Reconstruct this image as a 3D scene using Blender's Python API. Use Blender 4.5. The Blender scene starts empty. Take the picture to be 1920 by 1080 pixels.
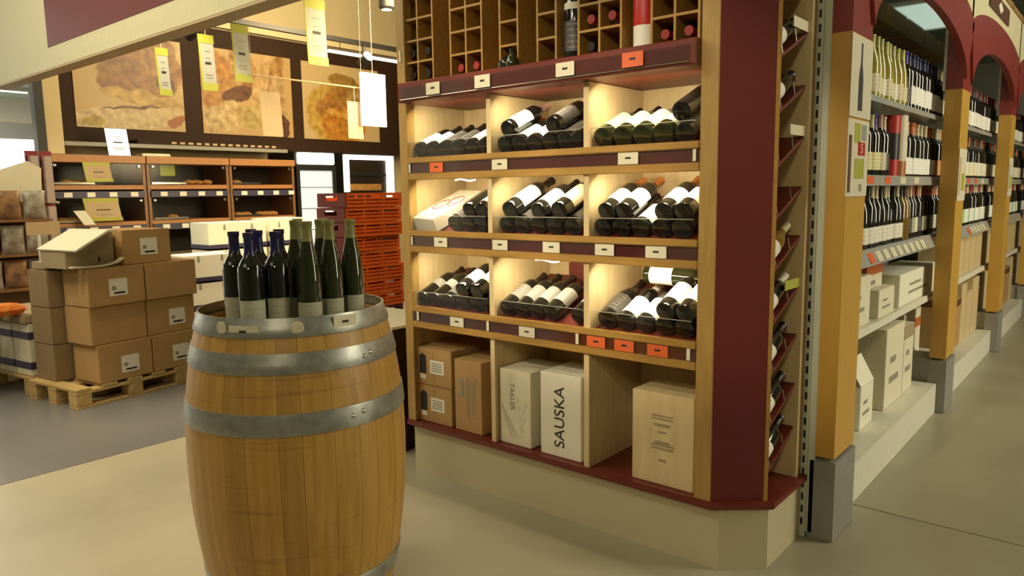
import bpy, bmesh, math, random
from mathutils import Vector, Matrix
random.seed(7)
sc = bpy.context.scene
COL = sc.collection
R = math.radians
PI = math.pi

# ------------------------------------------------------------------ camera
cam_d = bpy.data.cameras.new('camera'); cam = bpy.data.objects.new('camera', cam_d); COL.objects.link(cam)
yaw, pitch, roll = -0.70356, 0.129734, 0.0142516
fw = Vector((math.sin(yaw)*math.cos(pitch), math.cos(yaw)*math.cos(pitch), -math.sin(pitch)))
rt = Vector((math.cos(yaw), -math.sin(yaw), 0)); dn = fw.cross(rt)
r2 = math.cos(roll)*rt + math.sin(roll)*dn; d2 = -math.sin(roll)*rt + math.cos(roll)*dn
m = Matrix((r2, -d2, -fw)).transposed().to_4x4(); m.translation = Vector((0, 0, 1.35))
cam.matrix_world = m
cam_d.sensor_width = 36; cam_d.lens = 1383.2/1920*36; cam_d.clip_start = .05; cam_d.clip_end = 100
sc.camera = cam
# ------------------------------------------------------------------ world, exposure
sc.view_settings.view_transform = 'Standard'; sc.view_settings.look = 'None'
sc.view_settings.gamma = 1; sc.view_settings.use_curve_mapping = False
sc.view_settings.exposure = 0.0
w = bpy.data.worlds.new('world'); sc.world = w; w.use_nodes = True
w.node_tree.nodes['Background'].inputs[0].default_value = (.9, .8, .6, 1)
w.node_tree.nodes['Background'].inputs[1].default_value = .3

def look(o, tgt):
    o.rotation_euler = (Vector(tgt)-o.location).to_track_quat('-Z', 'Y').to_euler()
def area(name, loc, tgt, sx, sy, power, col):
    l = bpy.data.lights.new(name, 'AREA'); l.shape = 'RECTANGLE'; l.size = sx; l.size_y = sy; l.energy = power; l.color = col
    o = bpy.data.objects.new(name, l); COL.objects.link(o); o.location = loc; look(o, tgt); return o
def spot(name, loc, tgt, ang, power, col, blend=.5, rad=.04):
    l = bpy.data.lights.new(name, 'SPOT'); l.energy = power; l.color = col; l.spot_size = R(ang); l.spot_blend = blend; l.shadow_soft_size = rad
    o = bpy.data.objects.new(name, l); COL.objects.link(o); o.location = loc; look(o, tgt); return o
WARM = (1, .80, .50); MID = (1, .86, .62); COOL = (.95, .97, .80)
# general ceiling lighting of the hall, with two added fills
area('hall_light_front', (-2.0, -3.2, 4.2), (-2.4, 2.3, 1.2), 3.0, 1.5, 30, (1, .86, .60))
area('fascia_fill', (-5.4, -.6, 4.3), (-5.4, 2.3, 2.7), 5.0, .8, 120, (1, .93, .72))  # added area light, brightens the overhead board
area('hall_light_aisle', (2.6, 5.4, 4.3), (-.6, 5.4, 1.1), 1.0, 9.0, 460, (1, .93, .70))
area('corner_fill', (.9, -2.4, 3.3), (-.95, 2.6, 1.1), .5, .5, 36, (1, .86, .58))  # added area light, brightens the side shelves of the cabinet
area('hall_light_left', (-5.2, 1.0, 4.3), (-5.2, 1.2, 0), 2.0, 2.5, 50, WARM)
area('hall_light_bakery', (-6.95, 5.6, 4.4), (-9.3, 5.6, 2.4), .8, 7.0, 520, (1, .78, .44))
area('hall_light_far', (-19, 3, 4.3), (-19, 3, 0), 10, 10, 1500, (1, .94, .82))
# spotlights of the wine cabinet
for i, x in enumerate((-2.38, -1.85, -1.35)):
    spot('cabinet_spot', (x+.25, -.7, 2.95), (x, 2.5, 1.28), 24, 170, (1, .87, .64), .5)
for zt, pw in ((1.735, 1.9), (1.392, 2.2), (1.058, 1.9)):      # lamps hidden behind the front bar of every bay
    for x in (-2.373, -1.859, -1.378):
        area('bay_lamp', (x, 2.368, zt), (x, 2.60, zt-.34), .34, .012, pw, (1, .87, .60))
spot('pigeonhole_spot', (-2.3, 1.5, 3.5), (-2.22, 2.42, 2.12), 24, 60, (1, .74, .34), .8)
spot('floor_spot', (-3.6, .5, 3.9), (-3.7, .8, 0), 56, 520, (1, .82, .56), .6, .05)
spot('pallet_spot', (-4.4, .6, 3.8), (-5.4, 2.1, .9), 44, 110, (1, .80, .50), .6, .05)
spot('carton_spot', (-6.0, 2.9, 3.9), (-6.4, 3.7, .9), 46, 520, (1, .88, .62), .6, .05)
spot('crate_spot', (-3.6, 3.0, 3.7), (-5.0, 4.1, 1.0), 34, 230, (1, .78, .46), .6, .05)

# ------------------------------------------------------------------ materials
def mat(name, col, rough=.5, metal=0, spec=.5, noise=0, nscale=20, bump=0, coat=0, emit=None, estr=0, stretch=None, col2=None, contrast=(.35, .65)):
    m = bpy.data.materials.new(name); m.use_nodes = True; nt = m.node_tree; b = nt.nodes['Principled BSDF']
    b.inputs['Base Color'].default_value = (*col, 1); b.inputs['Roughness'].default_value = rough; b.inputs['Metallic'].default_value = metal
    b.inputs['Specular IOR Level'].default_value = spec; b.inputs['Coat Weight'].default_value = coat
    if emit: b.inputs['Emission Color'].default_value = (*emit, 1); b.inputs['Emission Strength'].default_value = estr
    tc = nt.nodes.new('ShaderNodeTexCoord'); mp = nt.nodes.new('ShaderNodeMapping'); nt.links.new(tc.outputs['Object'], mp.inputs[0])
    if stretch: mp.inputs['Scale'].default_value = stretch
    n = nt.nodes.new('ShaderNodeTexNoise'); n.inputs['Scale'].default_value = nscale; n.inputs['Detail'].default_value = 4
    nt.links.new(mp.outputs[0], n.inputs['Vector'])
    c2 = col2 if col2 else tuple(c*(1-noise) for c in col)
    r = nt.nodes.new('ShaderNodeValToRGB'); r.color_ramp.elements[0].position = contrast[0]; r.color_ramp.elements[1].position = contrast[1]
    r.color_ramp.elements[0].color = (*c2, 1); r.color_ramp.elements[1].color = (*col, 1)
    nt.links.new(n.outputs['Fac'], r.inputs[0])
    if noise or col2: nt.links.new(r.outputs[0], b.inputs['Base Color'])
    if bump:
        bp = nt.nodes.new('ShaderNodeBump'); bp.inputs['Strength'].default_value = bump; bp.inputs['Distance'].default_value = .003
        nt.links.new(n.outputs['Fac'], bp.inputs['Height']); nt.links.new(bp.outputs[0], b.inputs['Normal'])
    return m
M = {}
M['floor_beige'] = mat('beige_concrete', (.50, .43, .29), .32, noise=.14, nscale=2.2, col2=(.40, .35, .24))
M['floor_grey'] = mat('grey_concrete', (.36, .325, .23), .34, nscale=1.7, col2=(.30, .27, .19))
M['floor_blue'] = mat('blue_grey_concrete', (.17, .165, .16), .28, nscale=1.5, col2=(.14, .14, .135))
M['gap'] = mat('dark_joint', (.05, .045, .035), .9)
M['ceiling'] = mat('ceiling_paint', (.46, .53, .46), .8, noise=.15, nscale=3)
M['cream_wall'] = mat('cream_wall_paint', (.62, .50, .28), .7, noise=.05, nscale=4)
M['grey_wall'] = mat('grey_wall_paint', (.5, .47, .38), .8, noise=.05)
M['ply'] = mat('pale_plywood', (.70, .55, .30), .45, nscale=6, stretch=(5, 5, .7), col2=(.62, .47, .24))
M['ply_edge'] = mat('golden_wood', (.42, .235, .055), .42, nscale=7, stretch=(1, 6, 6), col2=(.34, .185, .040))
M['ply_post'] = mat('golden_wood_post', (.42, .26, .075), .40, nscale=7, stretch=(6, 6, .8), col2=(.35, .21, .055))
M['red'] = mat('oxblood_laminate', (.13, .013, .008), .55, noise=.08, nscale=3)
M['red_wood'] = mat('red_stained_wood', (.16, .024, .013), .40, nscale=8, stretch=(1, 5, 5), col2=(.12, .016, .009))
M['plinth'] = mat('cream_plinth', (.53, .46, .29), .5, noise=.05, nscale=3)
M['white'] = mat('white_paint', (.72, .69, .56), .45, noise=.04)
M['metal_white'] = mat('white_powder_coat', (.58, .59, .46), .4, noise=.04)
M['grey_board'] = mat('grey_kick_board', (.27, .26, .225), .45, noise=.08)
M['yellow'] = mat('yellow_pillar_laminate', (.58, .33, .055), .40, noise=.07, nscale=4, stretch=(6, 6, .8))
M['pillar_red'] = mat('pillar_red_laminate', (.24, .03, .022), .4, noise=.08)
M['cream_board'] = mat('cream_fascia', (.66, .60, .38), .65, noise=.04)
M['galv'] = mat('galvanised_steel', (.40, .41, .37), .38, metal=.75, nscale=30, col2=(.30, .31, .28), bump=.1)
M['steel'] = mat('shelf_steel', (.56, .56, .52), .28, metal=.35, noise=.1)
M['chrome'] = mat('chrome', (.7, .68, .6), .2, metal=1)
M['black'] = mat('black_board', (.034, .015, .006), .65, spec=.2, noise=.2)
M['black_metal'] = mat('black_metal', (.015, .014, .013), .4, noise=.1)
M['card'] = mat('brown_cardboard', (.44, .265, .10), .75, noise=.08, nscale=8)
M['card2'] = mat('grey_brown_cardboard', (.36, .28, .16), .75, noise=.08, nscale=8)
M['card_dark'] = mat('dark_brown_cardboard', (.27, .18, .09), .8, noise=.1, nscale=8)  # darker brown for the rear boxes and the trolley tray
M['carton'] = mat('white_carton', (.74, .68, .50), .6, noise=.04, nscale=5)
M['carton_bright'] = mat('bright_white_carton', (.82, .78, .62), .6, noise=.03, nscale=5)
M['label_paper'] = mat('white_label_paper', (.80, .76, .64), .6, noise=.03)
M['tape'] = mat('packing_tape', (.40, .25, .10), .35, noise=.05)
M['ink'] = mat('black_ink', (.02, .018, .015), .6, noise=.1)
M['ink_grey'] = mat('grey_ink', (.30, .27, .20), .6, noise=.1)
M['orange_tag'] = mat('orange_tag', (.72, .13, .03), .5, noise=.05)
M['tag'] = mat('price_tag_paper', (.70, .64, .46), .5, noise=.04)
M['lime'] = mat('lime_card', (.40, .40, .045), .5, noise=.04)
M['sign_card'] = mat('hanging_sign_card', (.40, .39, .32), .5, noise=.04)
M['sign_grey'] = mat('pale_sign_card', (.70, .64, .48), .5, noise=.04)
M['tan_card'] = mat('tan_card', (.50, .36, .19), .6, noise=.05)
M['pallet'] = mat('pallet_wood', (.52, .36, .14), .7, nscale=5, stretch=(6, 1, 6), col2=(.42, .28, .10), bump=.3)
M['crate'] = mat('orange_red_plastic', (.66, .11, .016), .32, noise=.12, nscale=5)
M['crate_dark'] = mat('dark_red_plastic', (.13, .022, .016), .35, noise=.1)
M['navy'] = mat('navy_plastic', (.05, .045, .09), .4, noise=.1)
M['bakery_wood'] = mat('brown_walnut_laminate', (.24, .115, .045), .4, noise=.15, nscale=5, stretch=(6, 1, 6))
M['bakery_dark'] = mat('dark_display_interior', (.035, .022, .014), .35, noise=.2)
M['bakery_shelf'] = mat('bakery_shelf_wood', (.42, .19, .06), .45, noise=.1)
M['bread'] = mat('bread_crust', (.66, .33, .09), .7, nscale=25, col2=(.45, .18, .04), bump=.5)
M['glow_white'] = mat('glowing_white_panel', (.9, .88, .8), .4, noise=.02, emit=(1, .95, .82), estr=1.5)
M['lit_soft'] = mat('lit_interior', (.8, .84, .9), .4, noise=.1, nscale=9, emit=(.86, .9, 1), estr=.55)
M['lamp'] = mat('lamp_face', (1, .95, .8), .4, emit=(1, .9, .65), estr=9)
M['tube'] = mat('light_tube', (1, .95, .8), .4, emit=(1, .93, .72), estr=4)
M['panel_light'] = mat('ceiling_light_diffuser', (.9, .95, .9), .4, emit=(.84, 1, .88), estr=.85)
M['wb_glass'] = mat('black_wine_glass', (.010, .010, .008), .07, spec=.6, noise=.2, coat=.3)
M['green_glass'] = mat('dark_green_glass', (.022, .027, .007), .07, spec=.6, noise=.2, coat=.3)
M['yellow_glass'] = mat('white_wine_glass', (.36, .30, .06), .08, spec=.6, noise=.2, coat=.3)
M['brown_glass'] = mat('amber_glass', (.20, .11, .015), .08, spec=.6, noise=.2, coat=.3)
M['cap_black'] = mat('black_foil', (.020, .012, .010), .3, noise=.2)
M['cap_blue'] = mat('navy_foil', (.012, .012, .075), .3, noise=.1)
M['cap_purple'] = mat('violet_blue_foil', (.05, .025, .26), .3, noise=.1)
M['cap_green'] = mat('olive_foil', (.21, .20, .06), .35, noise=.1)
M['cap_copper'] = mat('copper_foil', (.42, .15, .035), .35, noise=.1)
M['cap_red'] = mat('red_foil', (.30, .025, .02), .35, noise=.1)
M['cap_orange'] = mat('orange_foil', (.55, .14, .03), .35, noise=.1)
M['cap_white'] = mat('white_foil', (.75, .70, .55), .35, noise=.05)
M['cap_cream'] = mat('cream_foil', (.55, .47, .28), .35, noise=.08)
M['cap_lime'] = mat('pale_lime_foil', (.50, .50, .14), .35, noise=.08)
M['cap_pink'] = mat('dusty_pink_foil', (.45, .26, .2), .35, noise=.08)
M['maroon'] = mat('maroon_card', (.20, .012, .014), .5, noise=.1)
M['box_red'] = mat('bright_red_card', (.50, .02, .015), .4, noise=.08)
M['seal'] = mat('ivory_wax_seal', (.60, .55, .38), .4, noise=.1, nscale=60, bump=.5)
M['brown_plaque'] = mat('brown_plaque', (.12, .045, .022), .5, noise=.1)
M['snack_a'] = mat('silver_snack_foil', (.42, .40, .34), .35, nscale=14, col2=(.22, .16, .11), bump=.4)
M['snack_b'] = mat('brown_snack_foil', (.36, .20, .09), .35, nscale=12, col2=(.13, .07, .04), bump=.4)
M['snack_c'] = mat('grey_snack_foil', (.34, .34, .31), .35, nscale=12, col2=(.18, .17, .15), bump=.4)
M['snack_red'] = mat('red_snack_foil', (.70, .06, .015), .3, nscale=12, col2=(.72, .30, .05), bump=.4)
M['wire'] = mat('wire_grey', (.30, .28, .24), .4, metal=.6)
M['seg'] = mat('pink_grey_plastic', (.40, .30, .25), .5, noise=.1)

def oak():
    m = bpy.data.materials.new('oak_stave'); m.use_nodes = True; nt = m.node_tree; b = nt.nodes['Principled BSDF']
    b.inputs['Roughness'].default_value = .42
    tc = nt.nodes.new('ShaderNodeTexCoord'); mp = nt.nodes.new('ShaderNodeMapping'); mp.inputs['Scale'].default_value = (14, 14, 1.1)
    nt.links.new(tc.outputs['Object'], mp.inputs[0])
    n = nt.nodes.new('ShaderNodeTexNoise'); n.inputs['Scale'].default_value = 3; n.inputs['Detail'].default_value = 6; nt.links.new(mp.outputs[0], n.inputs['Vector'])
    r = nt.nodes.new('ShaderNodeValToRGB'); r.color_ramp.elements[0].color = (.40, .215, .040, 1); r.color_ramp.elements[1].color = (.53, .305, .068, 1)
    r.color_ramp.elements[0].position = .3; r.color_ramp.elements[1].position = .7
    nt.links.new(n.outputs['Fac'], r.inputs[0])
    oi = nt.nodes.new('ShaderNodeObjectInfo'); mr = nt.nodes.new('ShaderNodeMapRange'); mr.inputs['To Min'].default_value = .84; mr.inputs['To Max'].default_value = 1.08
    nt.links.new(oi.outputs['Random'], mr.inputs['Value'])
    # thin cross-grain scratches left by the hoop driver
    mp2 = nt.nodes.new('ShaderNodeMapping'); mp2.inputs['Scale'].default_value = (1.5, 1.5, 26); nt.links.new(tc.outputs['Object'], mp2.inputs[0])
    n2 = nt.nodes.new('ShaderNodeTexNoise'); n2.inputs['Scale'].default_value = 2.2; n2.inputs['Detail'].default_value = 2; nt.links.new(mp2.outputs[0], n2.inputs['Vector'])
    r2_ = nt.nodes.new('ShaderNodeValToRGB'); r2_.color_ramp.elements[0].position = .60; r2_.color_ramp.elements[1].position = .72
    r2_.color_ramp.elements[0].color = (1, 1, 1, 1); r2_.color_ramp.elements[1].color = (.80, .77, .70, 1); nt.links.new(n2.outputs['Fac'], r2_.inputs[0])
    mx = nt.nodes.new('ShaderNodeVectorMath'); mx.operation = 'MULTIPLY'; nt.links.new(r.outputs[0], mx.inputs[0]); nt.links.new(r2_.outputs[0], mx.inputs[1])
    sc_ = nt.nodes.new('ShaderNodeVectorMath'); sc_.operation = 'SCALE'; nt.links.new(mx.outputs[0], sc_.inputs[0]); nt.links.new(mr.outputs[0], sc_.inputs['Scale'])
    nt.links.new(sc_.outputs[0], b.inputs['Base Color'])
    return m
M['oak'] = oak()

def labelmat(name, col, ink=(.25, .22, .17), amt=.55, ymin=.0):
    """paper with a few faint printed lines"""
    m = bpy.data.materials.new(name); m.use_nodes = True; nt = m.node_tree; b = nt.nodes['Principled BSDF']; b.inputs['Roughness'].default_value = .5
    tc = nt.nodes.new('ShaderNodeTexCoord'); sp = nt.nodes.new('ShaderNodeSeparateXYZ'); nt.links.new(tc.outputs['Object'], sp.inputs[0])
    wv = nt.nodes.new('ShaderNodeMath'); wv.operation = 'MULTIPLY'; wv.inputs[1].default_value = 2*PI/.019; nt.links.new(sp.outputs['Z'], wv.inputs[0])
    sn = nt.nodes.new('ShaderNodeMath'); sn.operation = 'SINE'; nt.links.new(wv.outputs[0], sn.inputs[0])
    gt = nt.nodes.new('ShaderNodeMath'); gt.operation = 'GREATER_THAN'; gt.inputs[1].default_value = .72; nt.links.new(sn.outputs[0], gt.inputs[0])
    mp = nt.nodes.new('ShaderNodeMapping'); mp.inputs['Scale'].default_value = (260, 260, 120); nt.links.new(tc.outputs['Object'], mp.inputs[0])
    n = nt.nodes.new('ShaderNodeTexNoise'); n.inputs['Scale'].default_value = 1; nt.links.new(mp.outputs[0], n.inputs['Vector'])
    g2 = nt.nodes.new('ShaderNodeMath'); g2.operation = 'GREATER_THAN'; g2.inputs[1].default_value = .5; nt.links.new(n.outputs['Fac'], g2.inputs[0])
    ay = nt.nodes.new('ShaderNodeMath'); ay.operation = 'ABSOLUTE'; nt.links.new(sp.outputs['Y'], ay.inputs[0])
    g3 = nt.nodes.new('ShaderNodeMath'); g3.operation = 'LESS_THAN'; g3.inputs[1].default_value = .020; nt.links.new(ay.outputs[0], g3.inputs[0])
    a = nt.nodes.new('ShaderNodeMath'); a.operation = 'MULTIPLY'; nt.links.new(gt.outputs[0], a.inputs[0]); nt.links.new(g2.outputs[0], a.inputs[1])
    a2 = nt.nodes.new('ShaderNodeMath'); a2.operation = 'MULTIPLY'; nt.links.new(a.outputs[0], a2.inputs[0]); nt.links.new(g3.outputs[0], a2.inputs[1])
    a3 = nt.nodes.new('ShaderNodeMath'); a3.operation = 'MULTIPLY'; a3.inputs[1].default_value = amt; nt.links.new(a2.outputs[0], a3.inputs[0])
    mx = nt.nodes.new('ShaderNodeMix'); mx.data_type = 'RGBA'; mx.inputs['A'].default_value = (*col, 1); mx.inputs['B'].default_value = (*ink, 1)
    nt.links.new(a3.outputs[0], mx.inputs['Factor']); nt.links.new(mx.outputs['Result'], b.inputs['Base Color'])
    return m
M['lab_white'] = labelmat('white_bottle_label', (.80, .76, .66))
M['lab_bright'] = labelmat('bright_white_bottle_label', (.88, .86, .78), amt=.25)
M['lab_cream'] = labelmat('cream_bottle_label', (.66, .58, .40))
M['lab_grey'] = labelmat('grey_green_bottle_label', (.44, .44, .31))
M['lab_silver'] = labelmat('silver_bottle_label', (.24, .23, .20), ink=(.6, .58, .5))
M['lab_dark'] = labelmat('dark_bottle_label', (.05, .045, .04), ink=(.4, .35, .25))
M['lab_orange'] = labelmat('orange_bottle_label', (.70, .30, .08))
M['lab_green'] = labelmat('pale_green_bottle_label', (.35, .58, .34))
M['lab_yellow'] = labelmat('pale_yellow_bottle_label', (.72, .66, .34))

def clear(name, tint=(1, 1, 1), fac=.10, rough=.03):
    m = bpy.data.materials.new(name); m.use_nodes = True; nt = m.node_tree; nt.nodes.clear()
    o = nt.nodes.new('ShaderNodeOutputMaterial'); t = nt.nodes.new('ShaderNodeBsdfTransparent'); t.inputs[0].default_value = (*tint, 1)
    g = nt.nodes.new('ShaderNodeBsdfGlossy'); g.inputs['Roughness'].default_value = rough
    lw = nt.nodes.new('ShaderNodeLayerWeight'); lw.inputs[0].default_value = .3
    ad = nt.nodes.new('ShaderNodeMath'); ad.operation = 'MULTIPLY_ADD'; ad.inputs[1].default_value = .3; ad.inputs[2].default_value = fac; nt.links.new(lw.outputs['Fresnel'], ad.inputs[0])
    mx = nt.nodes.new('ShaderNodeMixShader'); nt.links.new(ad.outputs[0], mx.inputs[0]); nt.links.new(t.outputs[0], mx.inputs[1]); nt.links.new(g.outputs[0], mx.inputs[2])
    nt.links.new(mx.outputs[0], o.inputs[0]); return m
M['acrylic'] = clear('clear_acrylic', (.98, .98, .97), .012)
M['film'] = clear('glossy_price_strip_film', (.92, .9, .9), .10, .12)
M['glass'] = clear('display_glass', (.9, .92, .92), .0, .15)
M['mirror'] = mat('green_tinted_mirror', (.40, .47, .42), .05, metal=1)

def poster_mat(name, bg, blobs):
    """flat bread photograph: distorted ellipses in the poster's own plane (object Y right, Z up), with crumb texture"""
    m = bpy.data.materials.new(name); m.use_nodes = True; nt = m.node_tree; b = nt.nodes['Principled BSDF']; b.inputs['Roughness'].default_value = .45
    tc = nt.nodes.new('ShaderNodeTexCoord')
    nz = nt.nodes.new('ShaderNodeTexNoise'); nz.inputs['Scale'].default_value = 5; nz.inputs['Detail'].default_value = 5; nt.links.new(tc.outputs['Object'], nz.inputs['Vector'])
    off = nt.nodes.new('ShaderNodeVectorMath'); off.operation = 'MULTIPLY_ADD'; off.inputs[1].default_value = (.16, .16, .16)
    nt.links.new(nz.outputs['Color'], off.inputs[0]); nt.links.new(tc.outputs['Object'], off.inputs[2])
    dk = lambda c: tuple((v*.80)**1.12 for v in c)
    bg = dk(bg); blobs = [(*q[:5], dk(q[5]), dk(dk(q[6]))) for q in blobs]
    cur = None; base = nt.nodes.new('ShaderNodeRGB'); base.outputs[0].default_value = (*bg, 1); cur = base.outputs[0]
    fine = nt.nodes.new('ShaderNodeTexNoise'); fine.inputs['Scale'].default_value = 11; fine.inputs['Detail'].default_value = 6; nt.links.new(tc.outputs['Object'], fine.inputs['Vector'])
    for (cy, cz, ry, rz, ang, col, col2) in blobs:
        mp = nt.nodes.new('ShaderNodeMapping'); mp.vector_type = 'TEXTURE'; mp.inputs['Location'].default_value = (0, cy+.08, cz+.08); mp.inputs['Rotation'].default_value = (R(ang), 0, 0); mp.inputs['Scale'].default_value = (1e4, ry, rz)
        nt.links.new(off.outputs[0], mp.inputs[0])
        ln = nt.nodes.new('ShaderNodeVectorMath'); ln.operation = 'LENGTH'; nt.links.new(mp.outputs[0], ln.inputs[0])
        mr = nt.nodes.new('ShaderNodeMapRange'); mr.inputs['From Min'].default_value = 1.06; mr.inputs['From Max'].default_value = .94; nt.links.new(ln.outputs['Value'], mr.inputs['Value'])
        rc = nt.nodes.new('ShaderNodeValToRGB'); rc.color_ramp.elements[0].position = .32; rc.color_ramp.elements[1].position = .66
        rc.color_ramp.elements[0].color = (*col2, 1); rc.color_ramp.elements[1].color = (*col, 1); nt.links.new(fine.outputs['Fac'], rc.inputs[0])
        mx = nt.nodes.new('ShaderNodeMix'); mx.data_type = 'RGBA'; nt.links.new(mr.outputs[0], mx.inputs['Factor']); nt.links.new(cur, mx.inputs['A']); nt.links.new(rc.outputs[0], mx.inputs['B']); cur = mx.outputs['Result']
    nt.links.new(cur, b.inputs['Base Color']); return m

# ------------------------------------------------------------------ mesh helpers
def finish(bm, name, material, parent=None, smooth=False, loc=None):
    me = bpy.data.meshes.new(name); bmesh.ops.recalc_face_normals(bm, faces=bm.faces[:]); bm.to_mesh(me); bm.free()
    if smooth:
        for p in me.polygons: p.use_smooth = True
        me.set_sharp_from_angle(angle=R(38))
    return objm(me, name, material, parent, loc)
def objm(me, name, material, parent=None, loc=None):
    if material and not me.materials: me.materials.append(material)
    o = bpy.data.objects.new(name, me); COL.objects.link(o)
    if material and me.materials[0] != material:
        o.material_slots[0].link = 'OBJECT'; o.material_slots[0].material = material
    if parent: o.parent = parent
    if loc is not None: o.location = loc
    return o
def abox(bm, x0, x1, y0, y1, z0, z1, mtx=None):
    vs = [Vector((x, y, z)) for x in (x0, x1) for y in (y0, y1) for z in (z0, z1)]
    if mtx: vs = [mtx @ v for v in vs]
    v = [bm.verts.new(p) for p in vs]
    fs = [bm.faces.new([v[i] for i in f]) for f in ((0, 1, 3, 2), (4, 6, 7, 5), (0, 4, 5, 1), (2, 3, 7, 6), (0, 2, 6, 4), (1, 5, 7, 3))]
    return v, fs
def box(name, material, x0, x1, y0, y1, z0, z1, parent=None, bevel=0, mtx=None, origin=True):
    """a box mesh whose origin lies in its base centre (in the parent's frame)"""
    bm = bmesh.new(); c = Vector(((x0+x1)/2, (y0+y1)/2, z0)) if origin and mtx is None else Vector((0, 0, 0))
    abox(bm, x0-c.x, x1-c.x, y0-c.y, y1-c.y, z0-c.z, z1-c.z, mtx)
    if bevel: bmesh.ops.bevel(bm, geom=bm.edges[:], offset=bevel, segments=2, affect='EDGES')
    return finish(bm, name, material, parent, loc=c)
def prism(name, material, pts, z0, z1, parent=None, bevel=0, axis='Z', loc=None):
    bm = bmesh.new()
    def P(a, b, c):
        return (a, b, c) if axis == 'Z' else ((c, a, b) if axis == 'X' else (a, c, b))
    lo = [bm.verts.new(P(x, y, z0)) for x, y in pts]; hi = [bm.verts.new(P(x, y, z1)) for x, y in pts]
    bm.faces.new(lo); bm.faces.new(hi); n = len(pts)
    for i in range(n): bm.faces.new((lo[i], lo[(i+1) % n], hi[(i+1) % n], hi[i]))
    bmesh.ops.recalc_face_normals(bm, faces=bm.faces[:])
    if bevel: bmesh.ops.bevel(bm, geom=bm.edges[:], offset=bevel, segments=2, affect='EDGES')
    return finish(bm, name, material, parent, loc=loc)
def lathe_bm(prof, seg=24, bm=None, a0=0, a1=2*PI):
    bm = bm or bmesh.new(); full = abs(a1-a0-2*PI) < 1e-6; n = seg if full else seg+1
    rings = []
    for r, z in prof:
        if r < 1e-6: rings.append([bm.verts.new((0, 0, z))])
        else: rings.append([bm.verts.new((r*math.cos(a0+(a1-a0)*i/seg), r*math.sin(a0+(a1-a0)*i/seg), z)) for i in range(n)])
    for a, b in zip(rings[:-1], rings[1:]):
        for i in range(seg):
            j = (i+1) % n
            if len(a) == 1: bm.faces.new((a[0], b[j], b[i]))
            elif len(b) == 1: bm.faces.new((a[i], a[j], b[0]))
            else: bm.faces.new((a[i], a[j], b[j], b[i]))
    return bm
def lathe(name, material, prof, parent=None, seg=24, loc=None, a0=0, a1=2*PI):
    return finish(lathe_bm(prof, seg, None, a0, a1), name, material, parent, True, loc)
def tube(name, material, pts, r, parent=None, seg=8, bm=None):
    own = bm is None; bm = bm or bmesh.new(); pts = [Vector(p) for p in pts]; rings = []
    for i, p in enumerate(pts):
        t = (pts[min(i+1, len(pts)-1)]-pts[max(i-1, 0)]).normalized()
        u = t.cross(Vector((0, 0, 1)) if abs(t.z) < .9 else Vector((1, 0, 0))).normalized(); v = t.cross(u)
        rings.append([bm.verts.new(p+r*(math.cos(2*PI*k/seg)*u+math.sin(2*PI*k/seg)*v)) for k in range(seg)])
    for a, b in zip(rings[:-1], rings[1:]):
        for k in range(seg): bm.faces.new((a[k], a[(k+1) % seg], b[(k+1) % seg], b[k]))
    bm.faces.new(rings[0]); bm.faces.new(rings[-1])
    if own: return finish(bm, name, material, parent, True)
def thing(name, label, cat, loc=(0, 0, 0), rz=0, group=None):
    o = bpy.data.objects.new(name, None); COL.objects.link(o); o.location = loc; o.rotation_euler.z = rz
    o.empty_display_size = .05; return tag(o, label, cat, group)
def tag(o, label, cat, group=None):
    o['label'] = label; o['category'] = cat
    if group: o['group'] = group
    return o
def struct(o): o['kind'] = 'structure'; return o
def text(s, name, material, size, mtx, parent=None, align='CENTER', depth=.0004, sx=1):
    c = bpy.data.curves.new(name, 'FONT'); c.body = s; c.size = size; c.extrude = depth; c.align_x = align; c.align_y = 'CENTER'
    t = bpy.data.objects.new(name, c); COL.objects.link(t); bpy.context.view_layer.update()
    me = bpy.data.meshes.new_from_object(t.evaluated_get(bpy.context.evaluated_depsgraph_get()))
    bpy.data.objects.remove(t); me.transform(Matrix.Diagonal((sx, 1, 1, 1))); me.transform(mtx); me.materials.clear()
    return objm(me, name, material, parent)
def frame(o, xdir, zdir):
    """4x4 with local x, z along the given world directions at o"""
    z = Vector(zdir).normalized(); x = Vector(xdir); x = (x-z*x.dot(z)).normalized(); y = z.cross(x)
    m = Matrix((x, y, z)).transposed().to_4x4(); m.translation = Vector(o); return m

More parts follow.
